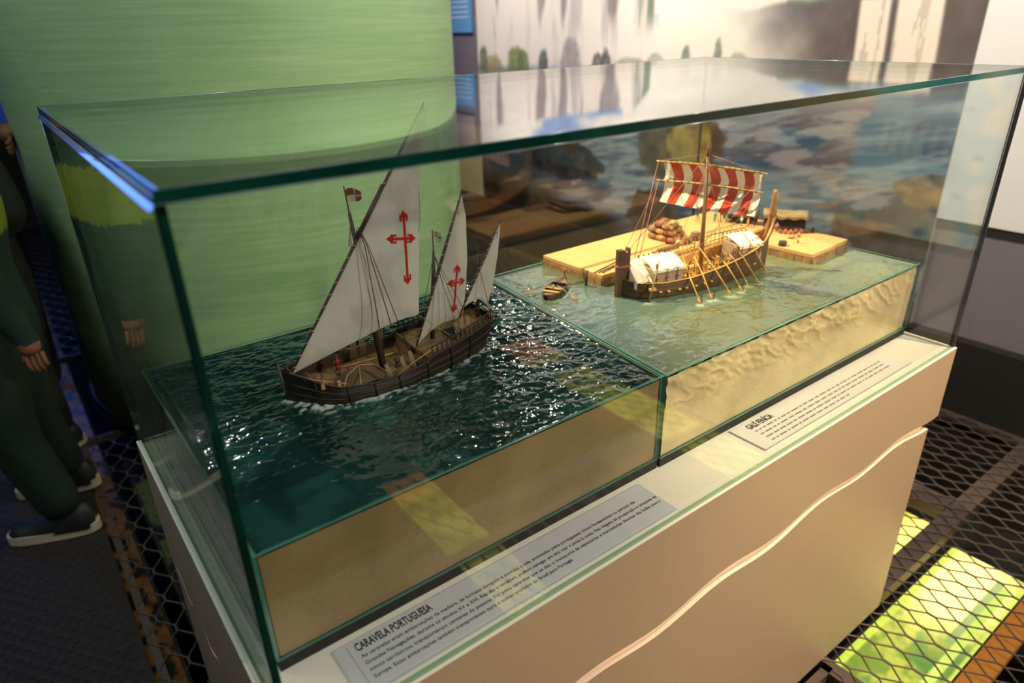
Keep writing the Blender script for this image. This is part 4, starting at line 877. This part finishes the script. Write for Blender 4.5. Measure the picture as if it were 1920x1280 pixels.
# ------------------------------------------------------------------ quay
m_q = mat('quay_sand', '#cda062', .85, noise=.10, nscale=220, bump=.35, bscale=500)
m_qs = mat('quay_stone', '#9a7444', .85, noise=.35, nscale=60, bump=.5, bscale=150)
qy = thing('sandy_quay', 'flat sand coloured L-shaped quay slab rising from the harbour water', 'quay', (0, 0, HW))
QP = [(.8715, .4630), (1.3055, .4585), (1.3160, .2590), (1.4800, .2690), (1.4800, .6490), (.8655, .6490)]
mk('quay_top', lambda M_: M_.prism(QP, .010, .0200, m_q), qy, bevel=.0015)
mk('quay_core', lambda M_: M_.prism([(x + (.002 if i in (0, 1, 2, 5) else -.001), y + (.002 if i in (0, 1, 2, 3) else -.002)) for i, (x, y) in enumerate(QP)], -.005, .0099, m_qs), qy)
def stones(p, q_, n):
    for i in range(n):
        a, b = i / n, (i + .94) / n; x0, y0 = p[0] + (q_[0] - p[0]) * a, p[1] + (q_[1] - p[1]) * a; x1, y1 = p[0] + (q_[0] - p[0]) * b, p[1] + (q_[1] - p[1]) * b
        nx_, ny_ = (y1 - y0), -(x1 - x0); l_ = math.hypot(nx_, ny_); o = .0015 + .001 * random.random(); nx_, ny_ = nx_ / l_ * o, ny_ / l_ * o
        mk('stone', lambda M_: M_.prism([(x0 + nx_, y0 + ny_), (x1 + nx_, y1 + ny_), (x1 - nx_, y1 - ny_), (x0 - nx_, y0 - ny_)], -.004, .0085 + .001 * random.random(), m_qs), qy)
stones((.8655, .6490), (.8715, .4630), 9); stones((.8715, .4630), (1.3055, .4585), 22); stones((1.3055, .4585), (1.3160, .2590), 10); stones((1.3160, .2590), (1.4800, .2690), 9)
QZ = HW + .0200
tag(mk('mooring_post', lambda M_: M_.tube([(.8480, .4860, HW - .004), (.8485, .4850, HW + .030)], [.0026, .0024], m_gd, 7)), 'thin dark mooring post standing in water at the quay corner', 'post')
for i, (a, b, lab) in enumerate((((.868, .484), (.960, .506), 'long dark pole lying on the quay, farthest of three'), ((.874, .478), (.965, .4975), 'long dark pole lying on the quay, middle of three'), ((.880, .472), (.950, .489), 'long dark pole lying on the quay, nearest of three'))):
    tag(mk('wooden_pole', lambda M_: M_.tube([(a[0], a[1], QZ + .0012), (b[0], b[1], QZ + .0012)], .0011, m_gd, 6)), lab, 'pole')
for i in range(3):
    tag(mk('timber_plank', lambda M_: M_.box((1.075 + i * .004, .484 + i * .007, QZ), (1.135 + i * .004, .4895 + i * .007, QZ + .004), mat('grey_timber', '#6d5738', .7, noise=.2))), ('grey timber plank on the quay beside the galley, ' + ('nearest of three', 'middle of three', 'farthest of three')[i]), 'plank')
# pile of cargo
cols = ['#a8653a', '#b98a4e', '#8b6a45', '#c49a5c', '#7c4a33', '#a07a52']
ORD = ('first', 'second', 'third', 'fourth', 'fifth', 'sixth')
def bale(i, x, y, z, r, l_, ang, lab):
    mm = mat('cargo_' + cols[i % 6][1:], cols[i % 6], .75, noise=.2, nscale=80); mb = mat('cargo_band', '#5a3b28', .7)
    t = thing('cargo_barrel', lab, 'barrel', (x, y, z), ang, 'barrels piled on the quay')
    mk('body', lambda M_: M_.lathe([(r * .78, -l_ / 2), (r * .95, -l_ / 4), (r, 0), (r * .95, l_ / 4), (r * .78, l_ / 2)], (0, 0, 0), mm, 12, Matrix.Rotation(PI / 2, 3, 'Y')), t)
    for k in (-.3, .3): mk('band', lambda M_: M_.lathe([(r * .97, -.0007), (r * .99, 0), (r * .97, .0007)], (k * l_, 0, 0), mb, 12, Matrix.Rotation(PI / 2, 3, 'Y')), t)
k = 0
for lay, (nx_, ny_) in enumerate(((6, 3), (5, 3), (4, 2))):
    for i in range(nx_):
        for j in range(ny_):
            r = .0068; x = 1.146 + lay * .008 + i * .0145 ; y = .522 + lay * .011 + j * .0265 + i * .006; bale(k, x + random.uniform(-.001, .001), y, QZ + r + lay * .0118, r, .024, PI / 2 + random.uniform(-.25, .25), '%s barrel from left, %s row, %s layer of the quay cargo pile' % (ORD[i], ('front', 'second', 'third')[j], ('bottom', 'middle', 'top')[lay])); k += 1
for i, (x, y) in enumerate(((1.150, .498), (1.166, .494), (1.182, .492))):
    t = thing('cargo_sack', ('pale', 'reddish', 'dark')[i] + ' bulging sack in front of the barrel pile on the quay', 'sack', (x, y, QZ)); mk('body', lambda M_: M_.ball((0, 0, .0072), .0085, mat('sack_%d' % i, ('#c9b48a', '#8e4f33', '#5d5140')[i], .85), (1, .8, .85), 10), t); mk('neck', lambda M_: M_.lathe([(.003, .013), (.002, .0155), (.0035, .018)], (0, 0, 0), m_rope, 8), t)
t = thing('cargo_basket', 'round mauve brown basket at the right end of the barrel pile', 'basket', (1.2130, .5000, QZ)); mk('body', lambda M_: M_.lathe([(.009, 0), (.0125, .006), (.0135, .012), (.012, .0165)], (0, 0, 0), mat('basket', '#85604c', .85, noise=.3, nscale=200), 14), t); mk('lid', lambda M_: M_.lathe([(.012, .0166), (.009, .0195), (.001, .021)], (0, 0, 0), MATS['basket'], 14), t)
# stalls
def stall(label, cx, cy_, rz, W_, D_, h, cloth):
    t = thing('market_stall', label, 'stall', (cx, cy_, QZ), rz)
    for a in (-1, 1):
        for b in (-1, 1): mk('pole', lambda M_: M_.tube([(a * W_ / 2, b * D_ / 2, 0), (a * W_ / 2, b * D_ / 2, h - (.006 if b < 0 else 0))], .0013, m_gd, 6), t)
    mm = mat('stall_cloth_' + cloth[1:], cloth, .85, noise=.2, nscale=60)
    def rf(M_):
        f = lambda u, v: (-W_ / 2 * 1.08 + W_ * 1.08 * u, -D_ / 2 * 1.1 + D_ * 1.1 * v, h + .0015 - .007 * (1 - v) - .002 * math.sin(PI * u) + .0008 * math.sin(u * 25))
        M_.grid(f, 16, 8, mm); M_.grid(lambda u, v: (f(u, 0)[0], f(u, 0)[1] - .0004, f(u, 0)[2] - (.006 + .0015 * math.sin(u * 20)) * v), 16, 2, mm)
        M_.grid(lambda u, v: (f(1, u)[0], f(1, u)[1], f(1, u)[2] - .006 * v), 8, 2, mm)
    mk('canopy', rf, t); mk('counter', lambda M_: M_.box((-W_ * .42, -D_ * .05, .007), (W_ * .42, D_ * .22, .009), m_gd), t); mk('back_screen', lambda M_: M_.box((-W_ / 2, D_ / 2 + .0015, .001), (W_ / 2, D_ / 2 + .0025, h * .85), mat('screen_dark', '#4b3c2c', .85)), t)
    return t
stall('open market stall with grey tan cloth canopy near the bow of the galley', 1.4410, .4140, math.radians(-56), .096, .038, .045, '#8c7a52')
stall('dark brown market stall half hidden behind the striped sail', 1.4200, .5300, math.radians(-66), .085, .034, .031, '#5e4c38')
mini('tiny figurine in bright blue robe standing on the quay behind the mast', 1.3790, .5740, QZ, .025, 2.0, '#3f8fb3', '#3f8fb3', '#8d9db0')
mini('tiny figurine in teal skirt and white top below the striped sail', 1.3960, .5050, QZ, .025, 1.0, '#3f9478', '#e8e0cc', '#c9b48a')
mini('tiny figurine in light teal robe bending beside the dark stall', 1.3880, .5450, QZ, .022, 1.6, '#56a598', '#56a598')
mini('tiny figurine in yellow robe below the striped sail corner', 1.4000, .4880, QZ, .023, .5, '#e3a81c', '#e3a81c')
mini('tiny bare chested figurine in white kilt on open sand, near the quay corner', 1.3670, .3280, QZ, .024, 2.5, '#efe6d2', '#a8744c', '#d8c8a8')
mini('tiny pinkish robed figurine left of the tan market stall', 1.4040, .4380, QZ, .024, 2.8, '#b08670', '#b08670', '#4a3a30')
mini('tiny brown robed figurine standing in front of the tan stall', 1.4140, .4160, QZ, .023, 2.4, '#8a5b40', '#c09270')
for i, (x, y, h, c_, jl) in enumerate(((1.4120, .3900, .013, '#a55f38', 'second clay jar from the left'), (1.4220, .3820, .011, '#b3703f', 'third clay jar from the left'), (1.4330, .3760, .012, '#9c5a3a', 'middle clay jar'), (1.4440, .3680, .010, '#8f5a40', 'third clay jar from the right'), (1.4560, .3600, .011, '#5a3e30', 'dark second clay jar from the right'), (1.4080, .4020, .012, '#8d5236', 'leftmost clay jar'), (1.4690, .3530, .013, '#3f332c', 'nearly black rightmost clay jar'))):
    t = thing('clay_jar', jl + ' in the row before the tan stall', 'jar', (x, y, QZ), 0, 'clay jars before the market stall')
    mk('body', lambda M_: M_.lathe([(.0025, 0), (.0048, .3 * h), (.005, .6 * h), (.003, .85 * h), (.0022, .92 * h), (.003, h)], (0, 0, 0), mat('clay_' + c_[1:], c_, .7), 12), t)
tag(mk('sack', lambda M_: M_.ball((1.3920, .3600, QZ + .0042), .0080, mat('sack_tan', '#a98c58', .85), (1.4, .9, .52), 10)), 'tan sack lying on the sand in front of the clay jars', 'sack')
tag(mk('bollard', lambda M_: M_.lathe([(.0085, 0), (.0095, .004), (.0085, .011), (.006, .012)], (1.3240, .3400, QZ), mat('bollard_black', '#37332d', .7), 12)), 'squat black bollard at the quay edge by the galley bow', 'bollard')
tag(mk('rope_coil', lambda M_: [M_.tube([(1.3480 + .006 * math.cos(a), .3520 + .006 * math.sin(a), QZ + .001 + .0011 * k) for a in np.linspace(0, 2 * PI, 13)], .0008, m_gd, 4, cap=False) for k in range(2)]), 'small dark rope coil on the sand near the bollard', 'rope')
# ------------------------------------------------------------------ dinghy
dg_ = thing('rowing_boat_model', 'tiny brown rowing boat with two oars on the pale water', 'model boat', (.776, .499, HW - .0005), math.radians(29))
DS = [(-.055, .011, .004, .003, .004), (-.05, .0105, .009, .008, .0035), (-.03, .009, .0165, .015, .003), (0, .0085, .0195, .018, .003), (.025, .0095, .017, .0155, .003), (.045, .012, .008, .006, .005), (.054, .016, .0008, .0005, .012)]
m_db = mat('dinghy_brown', '#5e3f31', .6, noise=.2, nscale=80); m_di = mat('dinghy_inside', '#3e2b1e', .7)
mk('hull', lambda M_: loft_hull(M_, dense(DS, 20), m_db, m_db, m_di, .0012, -.003), dg_)
mk('foredeck', lambda M_: M_.add([(.022, -.0165, .0098), (.022, .0165, .0098), (.0535, 0, .0160)], [(0, 1, 2)], mat('dinghy_deck', '#7d5a48', .6)), dg_)
for s in (-.028, -.008): mk('thwart', lambda M_: M_.box((s - .004, -.0175, .0075), (s + .004, .0175, .0088), m_gl2), dg_)
mk('stern_seat', lambda M_: M_.box((-.052, -.009, .0075), (-.040, .009, .0090), MATS['dinghy_deck']), dg_)
mk('bow_post', lambda M_: M_.tube([(.052, 0, .010), (.0535, 0, .026)], .0011, m_gd, 5), dg_)
for sg, e_ in ((1, (-.030, .060)), (-1, (-.035, -.058))):
    mk('oar', lambda M_: (M_.tube([(-.004, sg * .004, .013), (-.014, sg * .020, .011), (e_[0] * .8, e_[1] * .72, .004)], .0009, m_rope, 5), M_.tube([(e_[0] * .78, e_[1] * .70, .0042), (e_[0] * .9, e_[1] * .85, .003), (e_[0], e_[1], .0018)], [.001, .0042, .0034], mat('oar_orange', '#c4713a', .6), 6, flat=.3)), dg_)
mini('tiny rower in pale shirt sitting in the little rowing boat', .7640, .4925, HW + .003, .016, 2.1, '#b9a06a', '#d8cfae')

# ------------------------------------------------------------------ people
def person(label, loc, yaw, H, shirt, yoke, trousers, pose, hair='#1d1410', skin='#8a5a42'):
    root = thing('person', label, 'person', (loc[0], loc[1], loc[2] + .0035), yaw)
    J = dict(pel=(0, 0, .53), sp=(0, .005, .63), ch=(0, 0, .74), nb=(0, 0, .82), nk=(0, .012, .865), hd=(0, .02, .915), ht=(0, .015, .965))
    R = dict(pel=.088, sp=.088, ch=.098, nb=.055, nk=.036, hd=.060, ht=.048)
    for s_, sg in (('L', -1), ('R', 1)):
        J['hip' + s_] = (sg * .055, 0, .50); R['hip' + s_] = .074
        J['sh' + s_] = (sg * .105, -.005, .795); R['sh' + s_] = .052
    J.update(pose)
    for s_ in 'LR':
        R['kn' + s_] = .056; R['an' + s_] = .046; R['el' + s_] = .044; R['wr' + s_] = .022; R['pa' + s_] = .021
    E = [('pel', 'sp'), ('sp', 'ch'), ('ch', 'nb'), ('nb', 'nk'), ('nk', 'hd'), ('hd', 'ht')]
    for s_ in 'LR': E += [('pel', 'hip' + s_), ('hip' + s_, 'kn' + s_), ('kn' + s_, 'an' + s_), ('ch', 'sh' + s_), ('sh' + s_, 'el' + s_), ('el' + s_, 'wr' + s_), ('wr' + s_, 'pa' + s_)]
    def skinned(verts, edges, radii, sub):
        me = bpy.data.meshes.new('t'); me.from_pydata(verts, edges, []); o = bpy.data.objects.new('t', me); COL.objects.link(o)
        o.modifiers.new('s', 'SKIN'); 
        for i, sv in enumerate(me.skin_vertices[0].data): sv.radius = radii[i]; sv.use_root = (i == 0)
        o.modifiers.new('u', 'SUBSURF').levels = sub; dg = bpy.context.evaluated_depsgraph_get(); dg.update()
        r = bpy.data.meshes.new_from_object(o.evaluated_get(dg)); bpy.data.objects.remove(o); return r
    ks = list(J); vs = [tuple(c * H for c in J[k]) for k in ks]
    body = skinned(vs, [(ks.index(a), ks.index(b)) for a, b in E], [(R[k] * H, R[k] * H * (.72 if k in ('sp', 'ch', 'pel') else 1)) for k in ks], 3)
    bm = bmesh.new(); bm.from_mesh(body)
    for s_ in 'LR':   # five fingers per hand
        p = Vector(J['pa' + s_]) * H; wv = (p - Vector(J['wr' + s_]) * H).normalized(); side = wv.cross(Vector((1, 0, 0))).normalized(); nrm = Vector((1 if s_ == 'L' else -1, 0, 0)) * .35
        for f in range(5):
            o_ = (f - 2.4) * .0125 * (H / 1.3); ln_ = (.030, .044, .048, .045, .035)[f] * H / 1.3
            if f == 0: a = p - side * .014 - wv * .012; dv = (wv * .85 - side * .5).normalized()
            else: a = p + side * o_ ; dv = wv
            pts = [a - dv * .01, a + dv * ln_ * .5, a + (dv + nrm * .3).normalized() * ln_ * .8, a + (dv + nrm * .8).normalized() * ln_]
            fm = skinned([tuple(q_) for q_ in pts], [(0, 1), (1, 2), (2, 3)], [(.0068, .0068), (.0066, .0066), (.006, .006), (.005, .005)], 1); bm.from_mesh(fm)
    # ears, nose and eye bumps
    for c_, rr, scl in (((0, .078, .915), .011, (.8, 1.2, 1.4)), ((-.058, .015, .918), .014, (.4, .8, 1.3)), ((.058, .015, .918), .014, (.4, .8, 1.3)), ((0, .066, .888), .014, (1.4, .6, .4)), ((-.022, .066, .927), .009, (1.2, .7, .8)), ((.022, .066, .927), .009, (1.2, .7, .8))):
        bmesh.ops.create_uvsphere(bm, u_segments=10, v_segments=8, radius=rr * H, matrix=Matrix.Translation(Vector(c_) * H) @ Matrix.Diagonal((*scl, 1)))
    bm.to_mesh(body); bm.free()
    ms = [mat('skin_' + skin[1:], skin, .55), mat('shirt_' + shirt[1:], shirt, .85, noise=.12, nscale=12, bump=.4, bscale=30), mat('yoke_' + yoke[1:], yoke, .85, noise=.1, nscale=10), mat('trousers_' + trousers[1:], trousers, .85, noise=.12, nscale=10, bump=.4, bscale=25), mat('eye_dark', '#1a1410', .3)]
    body.materials.clear(); [body.materials.append(x) for x in ms]
    wr = [Vector(J['wr' + s_]) * H for s_ in 'LR']
    for p in body.polygons:
        c = p.center / H; hand = min((p.center - q_).length for q_ in wr) < .055 * H / 1.3 * 1.3 or min((p.center - Vector(J['pa' + s_]) * H).length for s_ in 'LR') < .085
        below = any(abs(((p.center - Vector(J['wr' + s_]) * H) - (Vector(J['pa' + s_]) - Vector(J['wr' + s_])).normalized() * (p.center - Vector(J['wr' + s_]) * H).dot((Vector(J['pa' + s_]) - Vector(J['wr' + s_])).normalized())).length) < .042 and (p.center - Vector(J['wr' + s_]) * H).dot(Vector(J['pa' + s_]) - Vector(J['wr' + s_])) > .0002 and (p.center - Vector(J['wr' + s_]) * H).length < .14 for s_ in 'LR')
        if below: k = 0
        elif c.z > .845: k = 4 if (abs(abs(c.x) - .022) < .008 and abs(c.z - .927) < .006 and c.y > .068) else 0
        elif c.z < .515 and abs(c.x) < .15 and min((p.center - (Vector(J['el' + s_]) * H)).length for s_ in 'LR') > .14 * H / 1.3: k = 3
        elif c.z > .80: k = 1
        elif c.z > .675 + .25 * abs(c.x) * (1 if c.y > 0 else .6): k = 2
        else: k = 1
        p.material_index = k; p.use_smooth = True
    o = bpy.data.objects.new('body', body); COL.objects.link(o); o.parent = root
    mh = mat('hair_' + hair[1:], hair, .6, bump=.8, bscale=60)
    mk('hair', lambda M_: M_.grid(lambda u, v: (.060 * H * math.cos(2 * PI * u) * math.cos(v * PI / 2), (.010 + .062 * math.sin(2 * PI * u) * math.cos(v * PI / 2)) * H, (.918 + .026 * math.sin(2 * PI * u) * (1 - v) + .068 * math.sin(v * PI / 2)) * H), 24, 8, mh), root)
    m_sh = mat('shoe_black', '#17161a', .6, noise=.2); m_so = mat('shoe_sole', '#c9b8a4', .6)
    for s_, sg in (('L', -1), ('R', 1)):
        a = Vector(J['an' + s_]) * H; base = Vector((a.x, a.y, 0)); Lf = .235 * H / 1.3
        sh = mk('shoe', lambda M_: M_.grid(lambda u, v: (base.x + .040 * math.sin(PI * min(max(v, 0), 1) * 1.0 - PI / 2) * (.75 + .25 * math.sin(PI * min(u + .15, 1))) * (1 if 0 < u < 1 else .3), base.y - .07 + Lf * u, .022 + (.075 - .045 * sstep(.25, .75, u)) * math.cos(PI * (v - .5)) * (1 if 0 < u < 1 else .4)), 14, 12, m_sh), root)
        mk('sole', lambda M_: M_.prism([(base.x + math.copysign(abs(math.cos(th)) ** .8, math.cos(th)) * (.045 - .006 * math.cos(th * 2)), base.y - .07 + Lf / 2 + Lf * .53 * math.sin(th)) for th in np.linspace(0, 2 * PI, 24, endpoint=False)], 0.001, .030, m_so), sh)
        mk('laces', lambda M_: [M_.tube([(base.x - .02, base.y + .03 + k * .018, .075 - k * .009), (base.x, base.y + .033 + k * .018, .081 - k * .009), (base.x + .02, base.y + .03 + k * .018, .075 - k * .009)], .0028, mat('lace', '#6f6257', .8), 5) for k in range(4)], sh)
    return root
wa = dict(knL=(-.075, .015, .275), anL=(-.085, -.045, .045), knR=(.075, .03, .275), anR=(.105, .0, .045), elL=(-.165, -.075, .635), wrL=(-.178, -.125, .520), paL=(-.180, -.128, .487), elR=(.150, .03, .66), wrR=(.17, .12, .56), paR=(.17, .15, .53))
person('child in dark green sweatshirt with lime shoulders, seen from behind at left', (-.19, 1.83, FZ), math.atan2(.37, -.93) - PI / 2, 1.34, '#0f2a20', '#7c8a22', '#0e2018', wa)
pb = dict(knL=(-.06, .02, .28), anL=(-.06, 0, .045), knR=(.06, .0, .28), anR=(.065, -.03, .045), elL=(-.155, -.02, .66), wrL=(-.10, .09, .60), paL=(-.07, .11, .59), elR=(.155, -.02, .66), wrR=(.10, .09, .62), paR=(.07, .11, .60))
person('child in black vest and green sleeves standing behind the nearest child', (-.17, 2.33, FZ), 2.0, 1.34, '#0a1110', '#0b1512', '#0a0c0e', pb)
pc = dict(pb); pc.update(elL=(-.160, .03, .70), wrL=(-.150, .09, .645), paL=(-.148, .115, .632), elR=(.155, -.01, .66), wrR=(.17, .03, .54), paR=(.17, .04, .505))
person('taller person in bright blue jacket behind the two children', (-.245, 2.66, FZ), PI, 1.72, '#1440a0', '#1848b0', '#14161c', pc)
# blue lit screen on the far back wall
t = thing('blue_screen', 'glowing blue exhibition screen on the far back wall beyond the children', 'screen', (0, 0, 0))
mk('screen_face', lambda M_: M_.box((-2.9, 6.555, .9), (.05, 6.56, 2.12), mat('blue_screen_glow', '#5f88ff', .3, emit='#5f8cff', estr=3.5)), t)
mk('screen_frame', lambda M_: M_.box((-2.93, 6.562, .87), (.08, 6.598, 2.15), m_dark), t)
